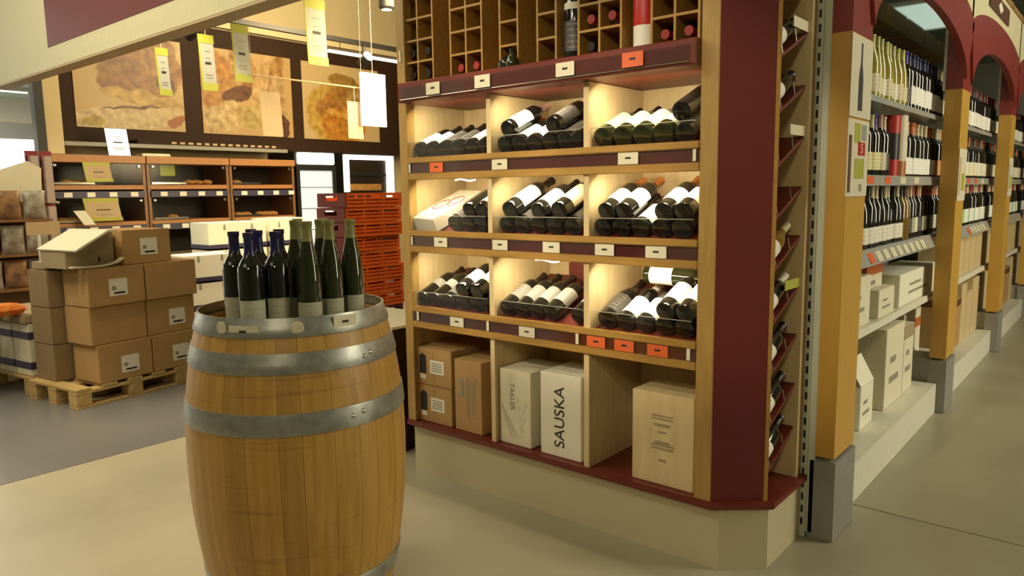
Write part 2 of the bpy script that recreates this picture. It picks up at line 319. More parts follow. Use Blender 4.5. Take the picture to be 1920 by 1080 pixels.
# ------------------------------------------------------------------ bottles
PROF = {
 'bordeaux': (.0375, [(0, .006), (.030, .0), (.0365, .004), (.0375, .012), (.0375, .185), (.0355, .200), (.028, .215), (.019, .229), (.0150, .243), (.0142, .284), (.0160, .286), (.0160, .296), (.0130, .298), (0, .298)], .236, .0152),
 'burgundy': (.0400, [(0, .006), (.032, .0), (.0390, .004), (.0400, .012), (.0400, .150), (.0380, .172), (.0320, .195), (.0240, .216), (.0180, .235), (.0150, .252), (.0142, .284), (.0160, .286), (.0160, .297), (.0130, .299), (0, .299)], .240, .0172),
 'hock': (.0375, [(0, .006), (.030, .0), (.0365, .004), (.0375, .012), (.0375, .145), (.0355, .172), (.0310, .205), (.0250, .235), (.0190, .262), (.0155, .285), (.0145, .318), (.0160, .321), (.0160, .331), (.0130, .333), (0, .333)], .274, .0180)}
MESH = {}
def bottle_meshes(kind):
    if kind in MESH: return MESH[kind]
    r, prof, cz, cr = PROF[kind]; top = prof[-1][1]
    def mk(bm, n):
        me = bpy.data.meshes.new(n); bm.to_mesh(me); bm.free()
        for p in me.polygons: p.use_smooth = True
        me.set_sharp_from_angle(angle=R(50)); return me
    body = mk(lathe_bm(prof, 24), 'wine_bottle_'+kind)
    # foil capsule hugs the neck
    def rad(z):
        for (ra, za), (rb, zb) in zip(prof[4:], prof[5:]):
            if za <= z <= zb and zb > za: return ra+(rb-ra)*(z-za)/(zb-za)
        return .0142
    cp = [(rad(cz+(top-.014-cz)*i/6)+.0007, cz+(top-.014-cz)*i/6) for i in range(7)]+[(.0168, top-.012), (.0168, top+.0006), (0, top+.0008)]
    cap = mk(lathe_bm(cp, 16), 'capsule_'+kind); MESH[kind] = (body, cap, r); return MESH[kind]
def label_mesh(r, z0, z1, half):
    k = (round(r, 4), z0, z1, half)
    if k not in MESH:
        bm = lathe_bm([(r+.0006, z0), (r+.0006, (z0+z1)/2), (r+.0006, z1)], 14, None, -R(half), R(half))
        me = bpy.data.meshes.new('bottle_label'); bm.to_mesh(me); bm.free()
        for p in me.polygons: p.use_smooth = True
        MESH[k] = me
    return MESH[k]
def bottle(pos, zdir, face, kind, glass, lab, cap, label, group, lz=(.045, .135), half=75, scale=1, low=False):
    body, cp, r = bottle_meshes(kind)
    o = objm(body, 'wine_bottle', M[glass]); o.matrix_world = frame(pos, face, zdir) @ Matrix.Scale(scale, 4)
    tag(o, label, 'wine bottle', group)
    objm(cp, 'capsule', M[cap], o)
    if lab: objm(label_mesh(r, lz[0], lz[1], half), 'bottle_label', M[lab], o)
    return o
ORD = ['first', 'second', 'third', 'fourth', 'fifth', 'sixth', 'seventh', 'eighth', 'ninth', 'tenth', 'eleventh', 'twelfth', 'thirteenth', 'fourteenth', 'fifteenth', 'sixteenth', 'seventeenth', 'eighteenth', 'nineteenth', 'twentieth', 'twenty-first', 'twenty-second', 'twenty-third', 'twenty-fourth', 'twenty-fifth', 'twenty-sixth', 'twenty-seventh']
COLN = {'lab_white': 'white', 'lab_bright': 'bright white', 'lab_cream': 'cream', 'lab_grey': 'grey-green', 'lab_silver': 'silver', 'lab_dark': 'dark', 'lab_orange': 'orange', 'lab_green': 'pale green', 'lab_yellow': 'pale yellow', None: 'no',
 'cap_black': 'black', 'cap_blue': 'navy', 'cap_purple': 'violet-blue', 'cap_green': 'olive', 'cap_copper': 'copper', 'cap_red': 'red', 'cap_orange': 'orange', 'cap_white': 'white', 'cap_cream': 'cream', 'cap_lime': 'lime', 'cap_pink': 'dusty pink',
 'wb_glass': 'black', 'green_glass': 'dark green', 'yellow_glass': 'pale green', 'brown_glass': 'amber'}

# ================================================================== THE SETTING
# floor: slabs of polished concrete with recessed joints
fl = struct(box('floor', M['gap'], -28, 6, -6, 24, -.12, -.012))
bx = -4.04; jy = 3.236
for mt, x0, x1, y0, y1 in (('floor_blue', -28, bx-.003, -6, 24), ('floor_grey', bx+.003, 6, -6, jy-.004), ('floor_grey', bx+.003, 6, jy+.004, 24)):
    s = box('floor_slab', M[mt], x0, x1, y0, y1, -.012, 0); s.parent = fl; s.location -= fl.location
struct(box('ceiling', M['ceiling'], -28, 6, -6, 24, 4.6, 4.7))
struct(box('wall_left', M['grey_wall'], -28.2, -28, -6, 24, 0, 4.6))
struct(box('wall_right', M['grey_wall'], 6, 6.2, -6, 24, 0, 4.6))
struct(box('wall_back', M['grey_wall'], -28, 6, 24, 24.2, 0, 4.6))
struct(box('wall_front', M['grey_wall'], -28, 6, -6.2, -6, 0, 4.6))
struct(box('wall_bakery', M['cream_wall'], -10.0, -9.75, 3.30, 14, 0, 4.6))
struct(box('wall_return', M['cream_wall'], -9.75, -9.0, 12.0, 12.2, 0, 4.6))
# end post of the bakery wall: dark face and cream face
struct(box('trim_1', M['black_metal'], -9.10, -8.98, 2.84, 2.93, 0, 4.6))
struct(box('trim_2', M['cream_wall'], -9.10, -9.0, 2.93, 3.10, 1.83, 4.6))
# ceiling light panels (reflected in the mirrors over the wine shelves) and far rows of lights
for i, (x, y, sx, sy) in enumerate([(.72, 16.3, 1.5, 2.6), (2.6, 9.6, .5, 2.4), (2.0, 21.5, 1.5, 1.3)]):
    t = thing('ceiling_light', ['ceiling light panel over the aisle, seen in the nearest mirror', 'square ceiling light panel near the far right wall', 'ceiling light panel over the far end of the aisle'][i], 'ceiling light', (x, y, 4.6))
    box('diffuser', M['panel_light'], -sx/2, sx/2, -sy/2, sy/2, -.05, -.012, t); bmf = bmesh.new()
    for a in ((-sx/2-.05, -sx/2, -sy/2-.05, sy/2+.05), (sx/2, sx/2+.05, -sy/2-.05, sy/2+.05), (-sx/2, sx/2, -sy/2-.05, -sy/2), (-sx/2, sx/2, sy/2, sy/2+.05)): abox(bmf, *a, -.07, 0)
    finish(bmf, 'light_frame', M['metal_white'], t)
for i in range(6):
    x = -13.5-2.4*i
    t = thing('strip_light', f'{ORD[i]} nearest long ceiling strip light over the far hall at left', 'ceiling light', (x, 0, 4.45), 0, 'strip lights over the far hall')
    box('light_housing', M['metal_white'], -.10, .10, -5, 8, .03, .15, t); box('light_tube', M['tube'], -.05, .05, -4.9, 7.9, 0, .03, t)
# far lit shop fronts beyond the bakery wall end
t = thing('shop_front', 'bright white lit shop front far behind at the left edge', 'shop front', (-26, 0, 0))
box('fascia', M['glow_white'], 0, .2, -5.7, 10, 2.2, 3.12, t); box('fascia_band', M['grey_board'], .0, .25, -5.7, 10, 3.125, 3.6, t)
box('glazing', M['glow_white'], 0, .12, -5.7, 10, .3, 2.1, t)
for k in range(8): box('mullion', M['metal_white'], .125, .2, -5.7+2*k, -5.6+2*k, .3, 2.15, t)

# ================================================================== WINE CABINET
Y0 = 2.333; YB = 2.745
cab = thing('wine_cabinet', 'tall plywood wine cabinet with oxblood trim and three stocked tiers behind the barrel', 'cabinet', (0, 0, 0))
prism('plinth', M['plinth'], [(-2.638, 2.356), (-1.055, 2.356), (-.925, 2.476), (-.925, 2.80), (-2.638, 2.80)], 0, .232, cab)
prism('base_board', M['red_wood'], [(-2.655, 2.322), (-1.068, 2.322), (-.900, 2.462), (-.900, 2.80), (-2.655, 2.80)], .232, .256, cab, bevel=.003)
TOP = 2.45
box('post', M['ply_post'], -2.655, -2.600, Y0, Y0+.05, .256, TOP, cab, bevel=.002)
box('post', M['ply_post'], -1.143, -1.079, Y0, Y0+.05, .256, TOP, cab, bevel=.002)
box('side_panel', M['ply'], -2.650, -2.628, Y0+.05, YB, .256, TOP, cab)
box('side_panel', M['ply'], -1.155, -1.135, Y0+.05, YB, .256, TOP, cab)
box('back_panel', M['ply'], -2.650, -1.136, YB, YB+.018, .256, TOP, cab)
box('top_board', M['ply'], -2.655, -1.079, Y0, YB, TOP, TOP+.02, cab)
box('divider', M['ply'], -2.118, -2.094, Y0+.012, YB, .256, 1.754, cab)
box('divider', M['ply'], -1.624, -1.600, Y0+.012, YB, .256, 1.754, cab)
# chamfer panel at the corner
cx0, cy0, cx1, cy1 = -1.079, 2.336, -.938, 2.458
nx, ny = (cy1-cy0), -(cx1-cx0); L = math.hypot(nx, ny); nx /= L; ny /= L
prism('corner_panel', M['red'], [(cx0, cy0), (cx1, cy1), (cx1-nx*.018, cy1-ny*.018), (cx0-nx*.018, cy0-ny*.018)], .256, TOP, cab)
prism('corner_edge', M['ply_edge'], [(cx1+.0005, cy1), (cx1+.011, cy1+.010), (cx1+.011-nx*.018, cy1+.010-ny*.018), (cx1-nx*.018, cy1-ny*.018)], .256, TOP, cab)
# inner partition of the side compartments
box('inner_panel', M['ply'], -1.135, -1.12, Y0+.06, YB, .256, TOP, cab)
box('end_panel', M['ply'], -1.12, -.925, 2.745, 2.765, .256, TOP, cab)
box('end_panel', M['ply_edge'], -.945, -.925, 2.765, 2.79, .256, TOP, cab)
# tiers: rails, price boards, bars, deck boards, inclined trays
INC = R(23); BAYS = [(-2.628, -2.118), (-2.094, -1.624), (-1.600, -1.155)]
ZR = {1: 1.512, 2: 1.178, 3: .822}
ROWN = {1: 'upper', 2: 'middle', 3: 'lower'}; BAYN = ['left', 'centre', 'right']
for k, z in ZR.items():
    box('rail', M['ply_edge'], -2.600, -1.143, Y0-.006, Y0+.018, z-.026, z, cab, bevel=.003)
    box('price_board', M['red'], -2.600, -1.143, Y0+.008, Y0+.020, z-.072, z-.026, cab)
    box('bar', M['ply_edge'], -2.600, -1.143, Y0-.002, Y0+.018, z-.102, z-.072, cab, bevel=.002)
    for (a, b) in BAYS:
        box('deck_board', M['ply'], a, b, Y0+.02, YB, z-.052, z-.034, cab)
        t0 = 2.358; h = (YB-t0)*math.tan(INC)
        pr = [(t0, z-.020), (YB, z-.020+h), (YB, z-.032+h), (t0, z-.032)]
        prism('inclined_tray', M['red_wood'], pr, a+.002, b-.002, cab, axis='X')
        bm = bmesh.new(); abox(bm, a+.012, b-.01, Y0+.006, Y0+.009, z, z+.068)
        lp = finish(bm, 'acrylic_lip', M['acrylic'], cab); tube('lip_edge', M['sign_card'], [(a+.012, Y0+.0075, z+.069), (b-.01, Y0+.0075, z+.069)], .0012, lp, 5)
    bm = bmesh.new(); abox(bm, -2.598, -1.145, Y0-.001, Y0+.0005, z-.072, z-.027); finish(bm, 'price_strip', M['film'], cab)
# added wavy glowing tubes that draw lamp reflections under two bars
def glint(x, z):
    pts = [(x-.06+.12*i/8, Y0+.035, z+.004*math.sin(i*PI/4)) for i in range(9)]
    tube('glint_tube', M['tube'], pts, .0035, cab, 6)
glint(-2.27, ZR[1]-.108); glint(-1.82, ZR[2]-.108)
# red ledge under the pigeonholes
prism('ledge', M['red_wood'], [(2.290, 1.756), (YB, 1.756), (YB, 1.842), (2.290, 1.842), (2.286, 1.838), (2.286, 1.760)], -2.600, -1.143, cab, axis='X')
bm = bmesh.new(); abox(bm, -2.58, -1.16, 2.280, 2.2815, 1.768, 1.822); finish(bm, 'price_strip', M['film'], cab)
tube('strip_lip', M['chrome'], [(-2.58, 2.281, 1.766), (-1.16, 2.281, 1.766)], .002, cab, 6)
# pigeonholes
DZ = .094; ZC = 1.842
def cell_block(x0, x1, cols):
    n = 6; bm = bmesh.new()
    for i in range(cols+1):
        x = x0+(x1-x0)*i/cols; box('pigeonhole_divider', M['ply_edge'], x-.0045, x+.0045, Y0+.012, YB, ZC, TOP, cab)
    box('pigeonhole_back', M['bakery_wood'], x0, x1, YB-.014, YB-.002, ZC, TOP, cab)
    for i in range(cols):
        a = x0+(x1-x0)*i/cols+.0045; b = x0+(x1-x0)*(i+1)/cols-.0045
        for j in range(1, n+1): box('pigeonhole_shelf', M['ply_edge'], a, b, Y0+.012, YB, ZC+DZ*j-.0045, ZC+DZ*j+.0045, cab)
blocks = [(-2.622, -2.428, 2), (-2.318, -2.136, 2), (-2.036, -1.942, 1), (-1.842, -1.752, 1), (-1.646, -1.462, 2), (-1.338, -1.160, 2)]
for b in blocks: cell_block(*b)
# price tags on the cabinet
def ptag(x, y, z, wd, ht, k='tag', who='', gp='price tags on the wine cabinet', rot=0, col=None):
    o = box('price_tag', M[k], -wd/2, wd/2, -.0008, .0008, 0, ht, None); o.location = (x, y, z)
    tag(o, who, 'price tag', gp)
    if wd > .03:
        box('print', M['ink'], -.012, .012, -.0012, -.0009, ht*.45, ht*.62, o)
    return o
rows = [(1.772, 2.277, [(-2.364, 'tag'), (-2.075, 'tag'), (-1.660, 'tag'), (-1.372, 'orange_tag')], 'ledge under the pigeonholes', .050, .084),
 (ZR[1]-.070, Y0-.003, [(-2.41, 'orange_tag'), (-2.035, 'tag'), (-1.42, 'tag')], 'price strip of the upper tier', .042, .084),
 (ZR[2]-.070, Y0-.003, [(-2.395, 'tag'), (-2.04, 'tag'), (-1.77, 'tag'), (-1.52, 'tag'), (-1.303, 'tag')], 'price strip of the middle tier', .042, .084),
 (ZR[3]-.070, Y0-.003, [(-2.305, 'tag'), (-1.90, 'tag'), (-1.558, 'orange_tag'), (-1.432, 'orange_tag'), (-1.292, 'orange_tag')], 'price strip of the lower tier', .042, .084)]
for z, y, lst, nm, ht, wd in rows:
    cnt = {}
    for x, k in lst:
        cnt[k] = cnt.get(k, 0)+1
        c = 'orange' if k == 'orange_tag' else 'cream'
        ptag(x, y, z, wd, ht, k, f'{c} price tag, {ORD[cnt[k]-1]} such from left, {nm}')
for i, x in enumerate((-2.56, -2.117, -1.645, -1.17)):
    ptag(x, Y0-.004, ZR[3]-.068, .014, .042, 'tag', f'small narrow upright tag, {ORD[i]} from the left on the lower price strip', 'narrow shelf markers')
for z, x, nm in ((ZR[1], -2.585, 'left end of the upper price strip'), (ZR[1], -1.16, 'right end of the upper price strip'), (ZR[2], -2.585, 'left end of the middle price strip')):
    ptag(x, Y0-.004, z-.068, .012, .040, 'tag', f'narrow white clip at the {nm}', 'narrow shelf markers')
ptag(-2.628, Y0-.003, 1.945, .012, .05, 'tag', 'small narrow tag high on the left cabinet post', 'narrow shelf markers')

# ---- bottles lying in the trays
AX = Vector((0, math.cos(INC), math.sin(INC))); UP = Vector((0, -math.sin(INC), math.cos(INC)))
FACE = (0.25, -.5, 1.0)
cnt = {}
def lie(row, bay, x, layer, kind='bordeaux', glass='wb_glass', lab='lab_bright', cap='cap_black', yaw=0, s0=.022, lz=(.030, .140), half=84, scale=1, face=FACE, what='', dz=0):
    r = PROF[kind][0]*scale
    z = ZR[row]; base = Vector((x, 2.358, z-.019))+AX*(s0+.012)+UP*(r+.001+(.066*layer if layer else 0)+dz)
    d = Matrix.Rotation(-R(yaw), 3, 'Z') @ AX
    k = (row, bay, layer); cnt[k] = cnt.get(k, 0)+1
    ln = ['bottom layer', 'top layer', 'third layer'][int(round(layer))]
    lb = (f'{COLN[lab]}-labelled ' if lab else 'unlabelled ')+what+f'bottle, {ORD[cnt[k]-1]} from the left, {ln}, {ROWN[row]} {BAYN[bay]} cabinet bay'
    return bottle(base, d, face, kind, glass, lab, cap, lb, f'bottles in the {ROWN[row]} {BAYN[bay]} bay', lz, half, scale)
# upper tier
for x in (-2.565, -2.484): lie(1, 0, x, 0)
lie(1, 0, -2.40, 0, lab='lab_dark'); lie(1, 0, -2.318, 0, lab='lab_dark')
lie(1, 0, -2.236, 0, lab='lab_bright', cap='cap_red'); lie(1, 0, -2.158, 0, lab='lab_bright')
lie(1, 1, -2.048, 0, lab=None, cap='cap_red')
for x in (-1.967, -1.889): lie(1, 1, x, 0)
lie(1, 1, -1.811, 0, kind='bordeaux'); lie(1, 1, -1.733, 0, lab='lab_dark'); lie(1, 1, -1.664, 0, lab='lab_dark')
lie(1, 1, -2.006, 1, cap='cap_pink'); lie(1, 1, -1.772, 1, lab='lab_dark', cap='cap_white')
for x in (-1.558, -1.474, -1.390, -1.306): lie(1, 2, x, 0, kind='burgundy', lab='lab_cream', glass='green_glass', cap='cap_black', lz=(.045, .175))
lie(1, 2, -1.222, 0, lab='lab_dark', cap='cap_red', glass='wb_glass')
for x, c in ((-1.50, 'cap_red'), (-1.41, 'cap_black'), (-1.32, 'cap_red'), (-1.24, 'cap_red')):
    lie(1, 2, x, 1, lab=None, cap=c, s0=.060) if c == 'cap_red' and x > -1.3 else None
# middle tier
lie(2, 0, -2.355, 0, lab='lab_dark'); lie(2, 0, -2.272, 0, lab='lab_dark'); lie(2, 0, -2.188, 0, lab='lab_dark')
lie(2, 0, -2.235, 1, lab=None); lie(2, 0, -2.160, 1, lab='lab_bright')
for x in (-2.045, -1.960, -1.875, -1.790, -1.700): lie(2, 1, x, 0, lab='lab_dark')
lie(2, 1, -2.000, 1, kind='bordeaux', scale=1.08, lz=(.05, .165)); lie(2, 1, -1.850, 1, lz=(.04, .15)); lie(2, 1, -1.745, 1, kind='bordeaux', scale=1.06, lab='lab_cream', lz=(.05, .17))
for x in (-1.560, -1.478): lie(2, 2, x, 0, lab='lab_dark')
lie(2, 2, -1.395, 0, lab='lab_bright', cap='cap_black', lz=(.03, .14))
lie(2, 2, -1.312, 0, lab='lab_dark'); lie(2, 2, -1.230, 0, lab='lab_dark')
for x in (-1.525, -1.447, -1.285, -1.207): lie(2, 2, x, 1, cap='cap_copper', lz=(.05, .14))
# lower tier
for x in (-2.570, -2.485): lie(3, 0, x, 0, lab='lab_silver', lz=(.09, .14))
for x in (-2.400, -2.316, -2.232, -2.160): lie(3, 0, x, 0, lab='lab_dark')
lie(3, 0, -2.290, 1, lz=(.06, .14)); lie(3, 0, -2.200, 1, lz=(.06, .15))
for x in (-2.050, -1.970, -1.890, -1.810): lie(3, 1, x, 0, lab='lab_silver', lz=(.06, .155))
lie(3, 1, -1.672, 0, lab='lab_silver', lz=(.06, .155))
lie(3, 2, -1.540, 0, lab='lab_dark', kind='burgundy'); lie(3, 2, -1.458, 0, lab='lab_bright', cap='cap_white')
lie(3, 2, -1.375, 0, lab='lab_bright', cap='cap_white'); lie(3, 2, -1.292, 0, lab='lab_dark'); lie(3, 2, -1.210, 0, lab='lab_dark')
lie(3, 2, -1.275, 1, kind='bordeaux', lab='lab_bright', cap='cap_black', lz=(.05, .16)); lie(3, 2, -1.196, 1, lab='lab_bright', cap='cap_white', lz=(.05, .16))
bottle((-1.475, 2.56, 1.022), (1, .06, -.035), (0, -1, .25), 'bordeaux', 'green_glass', 'lab_bright', 'cap_cream', 'white-labelled bottle lying across the others at the back of the lower right bay', 'bottles in the lower right bay', (.03, .125), 85)
# maroon cartons at the back of two trays
o = box('carton', M['maroon'], -.11, .11, -.035, .035, 0, .10); o.location = (-1.37, 2.685, .965); o.rotation_euler.x = 0; tag(o, 'small maroon carton behind the bottles in the lower right bay', 'box')
o = prism('board', M['red_wood'], [(-.20, 0), (.13, 0), (.13, .135), (-.11, .135), (-.20, .07)], -.008, .008, None, axis='Y'); o.location = (-1.765, 2.728, .955)
tag(o, 'oxblood board leaning behind the bottles in the lower centre bay', 'board')
# white gift box with red scribble on the middle tier
g = thing('gift_box', 'white wine gift box with a red-outlined drawing lying in the middle left bay', 'box')
bx_ = box('box_body', M['carton_bright'], -.0800, .0800, 0, .33, 0, .066, g, bevel=.003)
for i, (a, b, ra, rb) in enumerate(((-.025, .155, .034, .052), (.030, .20, .034, .052))):
    pts = [(a+ra*math.cos(2*PI*j/20)*(1+.08*math.sin(3*2*PI*j/20)), b+rb*math.sin(2*PI*j/20), .0672) for j in range(21)]
    tube('red_outline', M['box_red'], pts, .0024, g, 5)
pts = [(-.06+.007*i, .155+.035*math.sin(i*1.25), .0672) for i in range(18)]
tube('pencil_drawing', M['ink_grey'], pts, .0013, g, 4)
g.matrix_world = Matrix.Translation((-2.535, 2.372, ZR[2]-.006)) @ Matrix.Rotation(INC, 4, 'X') @ Matrix.Rotation(R(-5), 4, 'Z')

# bottles in the pigeonholes
def cellb(x, row, cap, desc, proud=.0, glass='wb_glass'):
    z = ZC+DZ*row+.0045+(.0375 if row else .0335)
    bottle((x, 2.658, z+.001), (0, -1, 0), (0, 0, 1), 'bordeaux', glass, None, cap, desc, 'bottles in the pigeonholes')
cellb(-2.573, 0, 'cap_black', 'bottle neck in the bottom left pigeonhole beside the left post'); cellb(-2.476, 0, 'cap_black', 'bottle neck in the bottom pigeonhole, second from the left post')
cellb(-2.573, 1, 'cap_black', 'bottle neck in the second row pigeonhole beside the left post'); cellb(-2.476, 1, 'cap_black', 'bottle neck in the second row pigeonhole, second from the left post')
cellb(-2.272, 0, 'cap_red', 'dark red bottle neck in the bottom left hole of the second block'); cellb(-2.182, 0, 'cap_red', 'dark red bottle neck in the bottom right hole of the second block')
cellb(-1.600, 1, 'cap_red', 'red-foiled bottle neck in the left hole, second row, beside the red gift bottle'); cellb(-1.508, 1, 'cap_red', 'red-foiled bottle neck in the second row hole just left of the red gift bottle')
cellb(-1.600, 0, 'cap_black', 'dark bottle neck in the bottom hole right of the standing bottle')
cellb(-1.293, 0, 'cap_red', 'red-foiled bottle neck in the bottom hole right of the red gift bottle'); cellb(-1.204, 0, 'cap_red', 'red-foiled bottle neck in the bottom hole beside the right post')
cellb(-1.600, 2, 'cap_red', 'red-foiled bottle neck in the third row, left hole, above the red-foiled one'); cellb(-1.508, 2, 'cap_red', 'red-foiled bottle neck in the third row just left of the red gift bottle')
sb_ = bottle((-1.700, 2.40, ZC+.001), (0, 0, 1), (.4, -1, 0), 'bordeaux', 'wb_glass', 'lab_dark', 'cap_black', 'dark bottle with a cream neck label standing in a tall slot of the cabinet', 'standing bottles over the red ledge', (.03, .13), 80, 1.12)
o = lathe('neck_band', M['label_paper'], [(.0372, .168), (.0382, .168), (.0382, .19), (.0365, .19)], sb_, 20)
t = thing('gift_bottle', 'bottle in a red and white wrapper standing in the slot near the right post', 'wine bottle', (-1.395, 2.40, ZC+.001))
lathe('bottle_wrapper', M['label_paper'], [(0, 0), (.040, 0), (.042, .01), (.042, .085), (.0415, .09)], t); lathe('red_wrapper', M['box_red'], [(.0425, .085), (.0435, .09), (.0430, .21), (.034, .26), (.02, .29), (.018, .33), (0, .331)], t)
# small round pots on the red ledge
for i, (x, hgt) in enumerate(((-1.995, .045), (-1.955, .070))):
    o = lathe('glass_stopper', M['green_glass'], [(0, 0), (.024, 0), (.027, .01), (.024, .03), (.012, hgt*.7), (.008, hgt*.8), (.011, hgt), (0, hgt+.004)], loc=(x, 2.325, 1.843), seg=20)
    tag(o, ['low dark glass stopper on the red ledge below the pigeonholes', 'taller dark glass stopper on the red ledge below the pigeonholes'][i], 'stopper', 'glass stoppers')

# ---- cartons in the bottom compartments
ZF = .257
def face_rect(parent, name, material, x0, x1, z0, z1, y=-.0006):
    bm = bmesh.new(); abox(bm, x0, x1, y-.0006, y, z0, z1); return finish(bm, name, material, parent)
def wine_icon(parent, x, z, s=1):
    prism('house_logo', M['ink'], [(x-.022*s, z), (x+.022*s, z), (x+.022*s, z+.085*s), (x, z+.098*s), (x-.022*s, z+.085*s)], -.0014, -.0006, parent, axis='Y')
for i, z in enumerate((ZF, ZF+.182)):
    t = thing('carton', ['lower of two brown cardboard wine cartons with black logo, bottom left compartment', 'upper of two brown cardboard wine cartons with black logo, bottom left compartment'][i], 'box', (-2.50, 2.362, z), R(1*i), 'stacked cartons in the bottom left compartment')
    box('carton_body', M['card'], -.119, .119, 0, .30, 0, .180, t, bevel=.003)
    wine_icon(t, -.070, .055); face_rect(t, 'logo_foot', M['label_paper'], -.088, -.052, .028, .05)
    al = face_rect(t, 'address_label', M['label_paper'], -.022, .070, .060, .125)
    for j in range(4): face_rect(al, 'print', M['ink_grey'], -.012, .056, .072+.012*j, .077+.012*j, -.0014)
    box('packing_tape', M['tape'], -.002, .002, -.001, .0005, .001, .178, t)
t = thing('carton', 'tall brown cardboard wine carton with printed lettering beside the stacked cartons', 'box', (-2.265, 2.362, ZF), R(-1))
box('carton_body', M['card'], -.098, .075, 0, .26, 0, .335, t, bevel=.003)
prism('printed_emblem', M['ink_grey'], [(-.077, .165), (-.042, .165), (-.042, .240), (-.060, .252), (-.077, .240)], -.0014, -.0006, t, axis='Y')
face_rect(t, 'emblem_centre', M['card'], -.070, -.049, .185, .232, -.0016)
for x, a, b in ((-.020, .08, .27), (-.008, .06, .25), (.012, .09, .24), (.030, .07, .26)): face_rect(t, 'print', M['ink_grey'], x, x+.005, a, b)
t = thing('carton', 'white carton with a pale grape drawing, left of the SAUSKA carton', 'box', (-1.978, 2.362, ZF))
box('carton_body', M['carton'], -.104, .070, 0, .24, 0, .332, t, bevel=.003)
VR = frame((0, 0, 0), (0, 0, -1), (0, -1, 0))
text('TAKLER', 'lettering', M['ink_grey'], .036, Matrix.Translation((-.035, -.001, .215)) @ VR, t, sx=.95)
for (x, z, r) in ((-.005, .170, .014), (.022, .155, .012), (.004, .132, .013), (.028, .120, .012), (.010, .100, .012), (.034, .185, .012), (-.012, .205, .012), (.012, .075, .011)):
    bm = lathe_bm([(0, 0), (r, 0), (r, .0006), (0, .0006)], 14); bm.transform(Matrix.Translation((x, -.0005, z)) @ Matrix.Rotation(PI/2, 4, 'X')); finish(bm, 'grape_print', M['card2'] if 0 else M['tag'], t)
for j in range(6): tube('vine_print', M['tag'], [(-.095+.010*j, -.001, .18-.015*j), (-.075+.012*j, -.001, .10-.008*j), (-.035+.010*j, -.001, .03+.002*j)], .0016, t, 4)
t = thing('carton', 'white carton lettered SAUSKA at the right of the centre compartment', 'box', (-1.752, 2.362, ZF))
box('carton_body', M['carton_bright'], -.105, .102, 0, .22, 0, .352, t, bevel=.003)
text('SAUSKA', 'lettering', M['ink'], .072, Matrix.Translation((-.004, -.001, .170)) @ frame((0, 0, 0), (0, 0, 1), (0, -1, 0)), t, sx=1.0)
t = thing('carton', 'large pale wooden wine case standing in the bottom right compartment', 'box', (-1.285, 2.362, ZF))
box('case_body', M['ply'], -.128, .126, 0, .20, 0, .350, t, bevel=.002)
for j, (a, b, c, d) in enumerate(((-.045, .04, .262, .268), (-.045, .04, .250, .256), (-.035, .03, .225, .235), (-.045, .045, .150, .158), (-.045, .045, .136, .144), (-.03, .03, .160, .168), (-.016, .016, .090, .100), (-.020, .016, .2, .206))):
    face_rect(t, 'faint_print', M['card2'], a, b, c, d)

# ---- side compartments with sloping shelves
SS = [1.863+.18*i for i in range(3, 0, -1)]+[1.863, 1.683, 1.503, 1.325, 1.147, .962, .780, .592, .425]
SL = .116/.25
side = [z for z in SS if z < TOP-.02]
for z in side:
    pr = [(2.46, z-.42*.215-.004), (2.744, z+.03), (2.744, z+.018), (2.46, z-.42*.215-.016)]
    prism('sloping_shelf', M['red_wood'], pr, -1.119, -.942, cab, axis='X')
    for y in (2.52, 2.645):
        zz = pr[0][1]+(y-2.46)*(pr[1][1]-pr[0][1])/(2.744-2.46)
        tube('acrylic_pin', M['chrome'], [(-.944, y+.004, zz-.008), (-.944, y-.016, zz+.042)], .0016, cab, 5)
sb = {1.683: 'cap_black', 1.863: 'cap_black', 1.147: 'cap_cream', .962: 'cap_white', .780: 'cap_black', .592: 'cap_black', .425: 'cap_black'}
for i, z in enumerate(sorted(sb, reverse=True)):
    dd = Vector((0, .284, .125)).normalized()
    base = Vector((-.979, 2.470, z-.42*.215-.004+.012))+Vector((0, -dd.z, dd.y))*.040
    bottle(base, dd, (1, 0, .5), 'burgundy' if z in (1.147,) else 'bordeaux', 'wb_glass' if i != 2 else 'brown_glass', 'lab_white', sb[z], f'white-labelled bottle on the {ORD[i]} stocked sloping shelf from the top, cabinet side', 'bottles on the sloping side shelves', (.03, .12), 95, .93)
for z, c, nm in ((1.905, 'tag', 'upper'), (1.545, 'tag', 'middle'), (1.00, 'lime', 'lower')):
    o = box('shelf_card', M[c], -.0015, .0015, -.07, .07, 0, .035); o.location = (-.938, 2.668, z-.012); tag(o, f'{nm} shelf card at the side of the cabinet by the slotted upright', 'shelf card', 'shelf cards on the cabinet side')

# ---- slotted steel upright behind the cabinet corner
box('end_filler', M['white'], -.96, -.902, 2.835, 2.85, 0, 2.6, cab)
up = thing('slotted_upright', 'white slotted steel shelf upright between the cabinet and the first yellow pillar', 'upright', (-.905, 2.815, 0))
box('upright_post', M['metal_white'], -.022, .000, -.012, .012, .0, 2.9, up, bevel=.002)
box('upright_post', M['metal_white'], .004, .026, -.004, .016, .02, 2.9, up, bevel=.002)
box('upright_web', M['metal_white'], -.002, .007, .0, .012, .02, 2.9, up)
bm = bmesh.new()
for j in range(56): abox(bm, -.0165, -.008, -.0135, -.0115, .05+.05*j, .078+.05*j)
o = finish(bm, 'slots', M['black_metal'], up); o['kind'] = 'stuff'

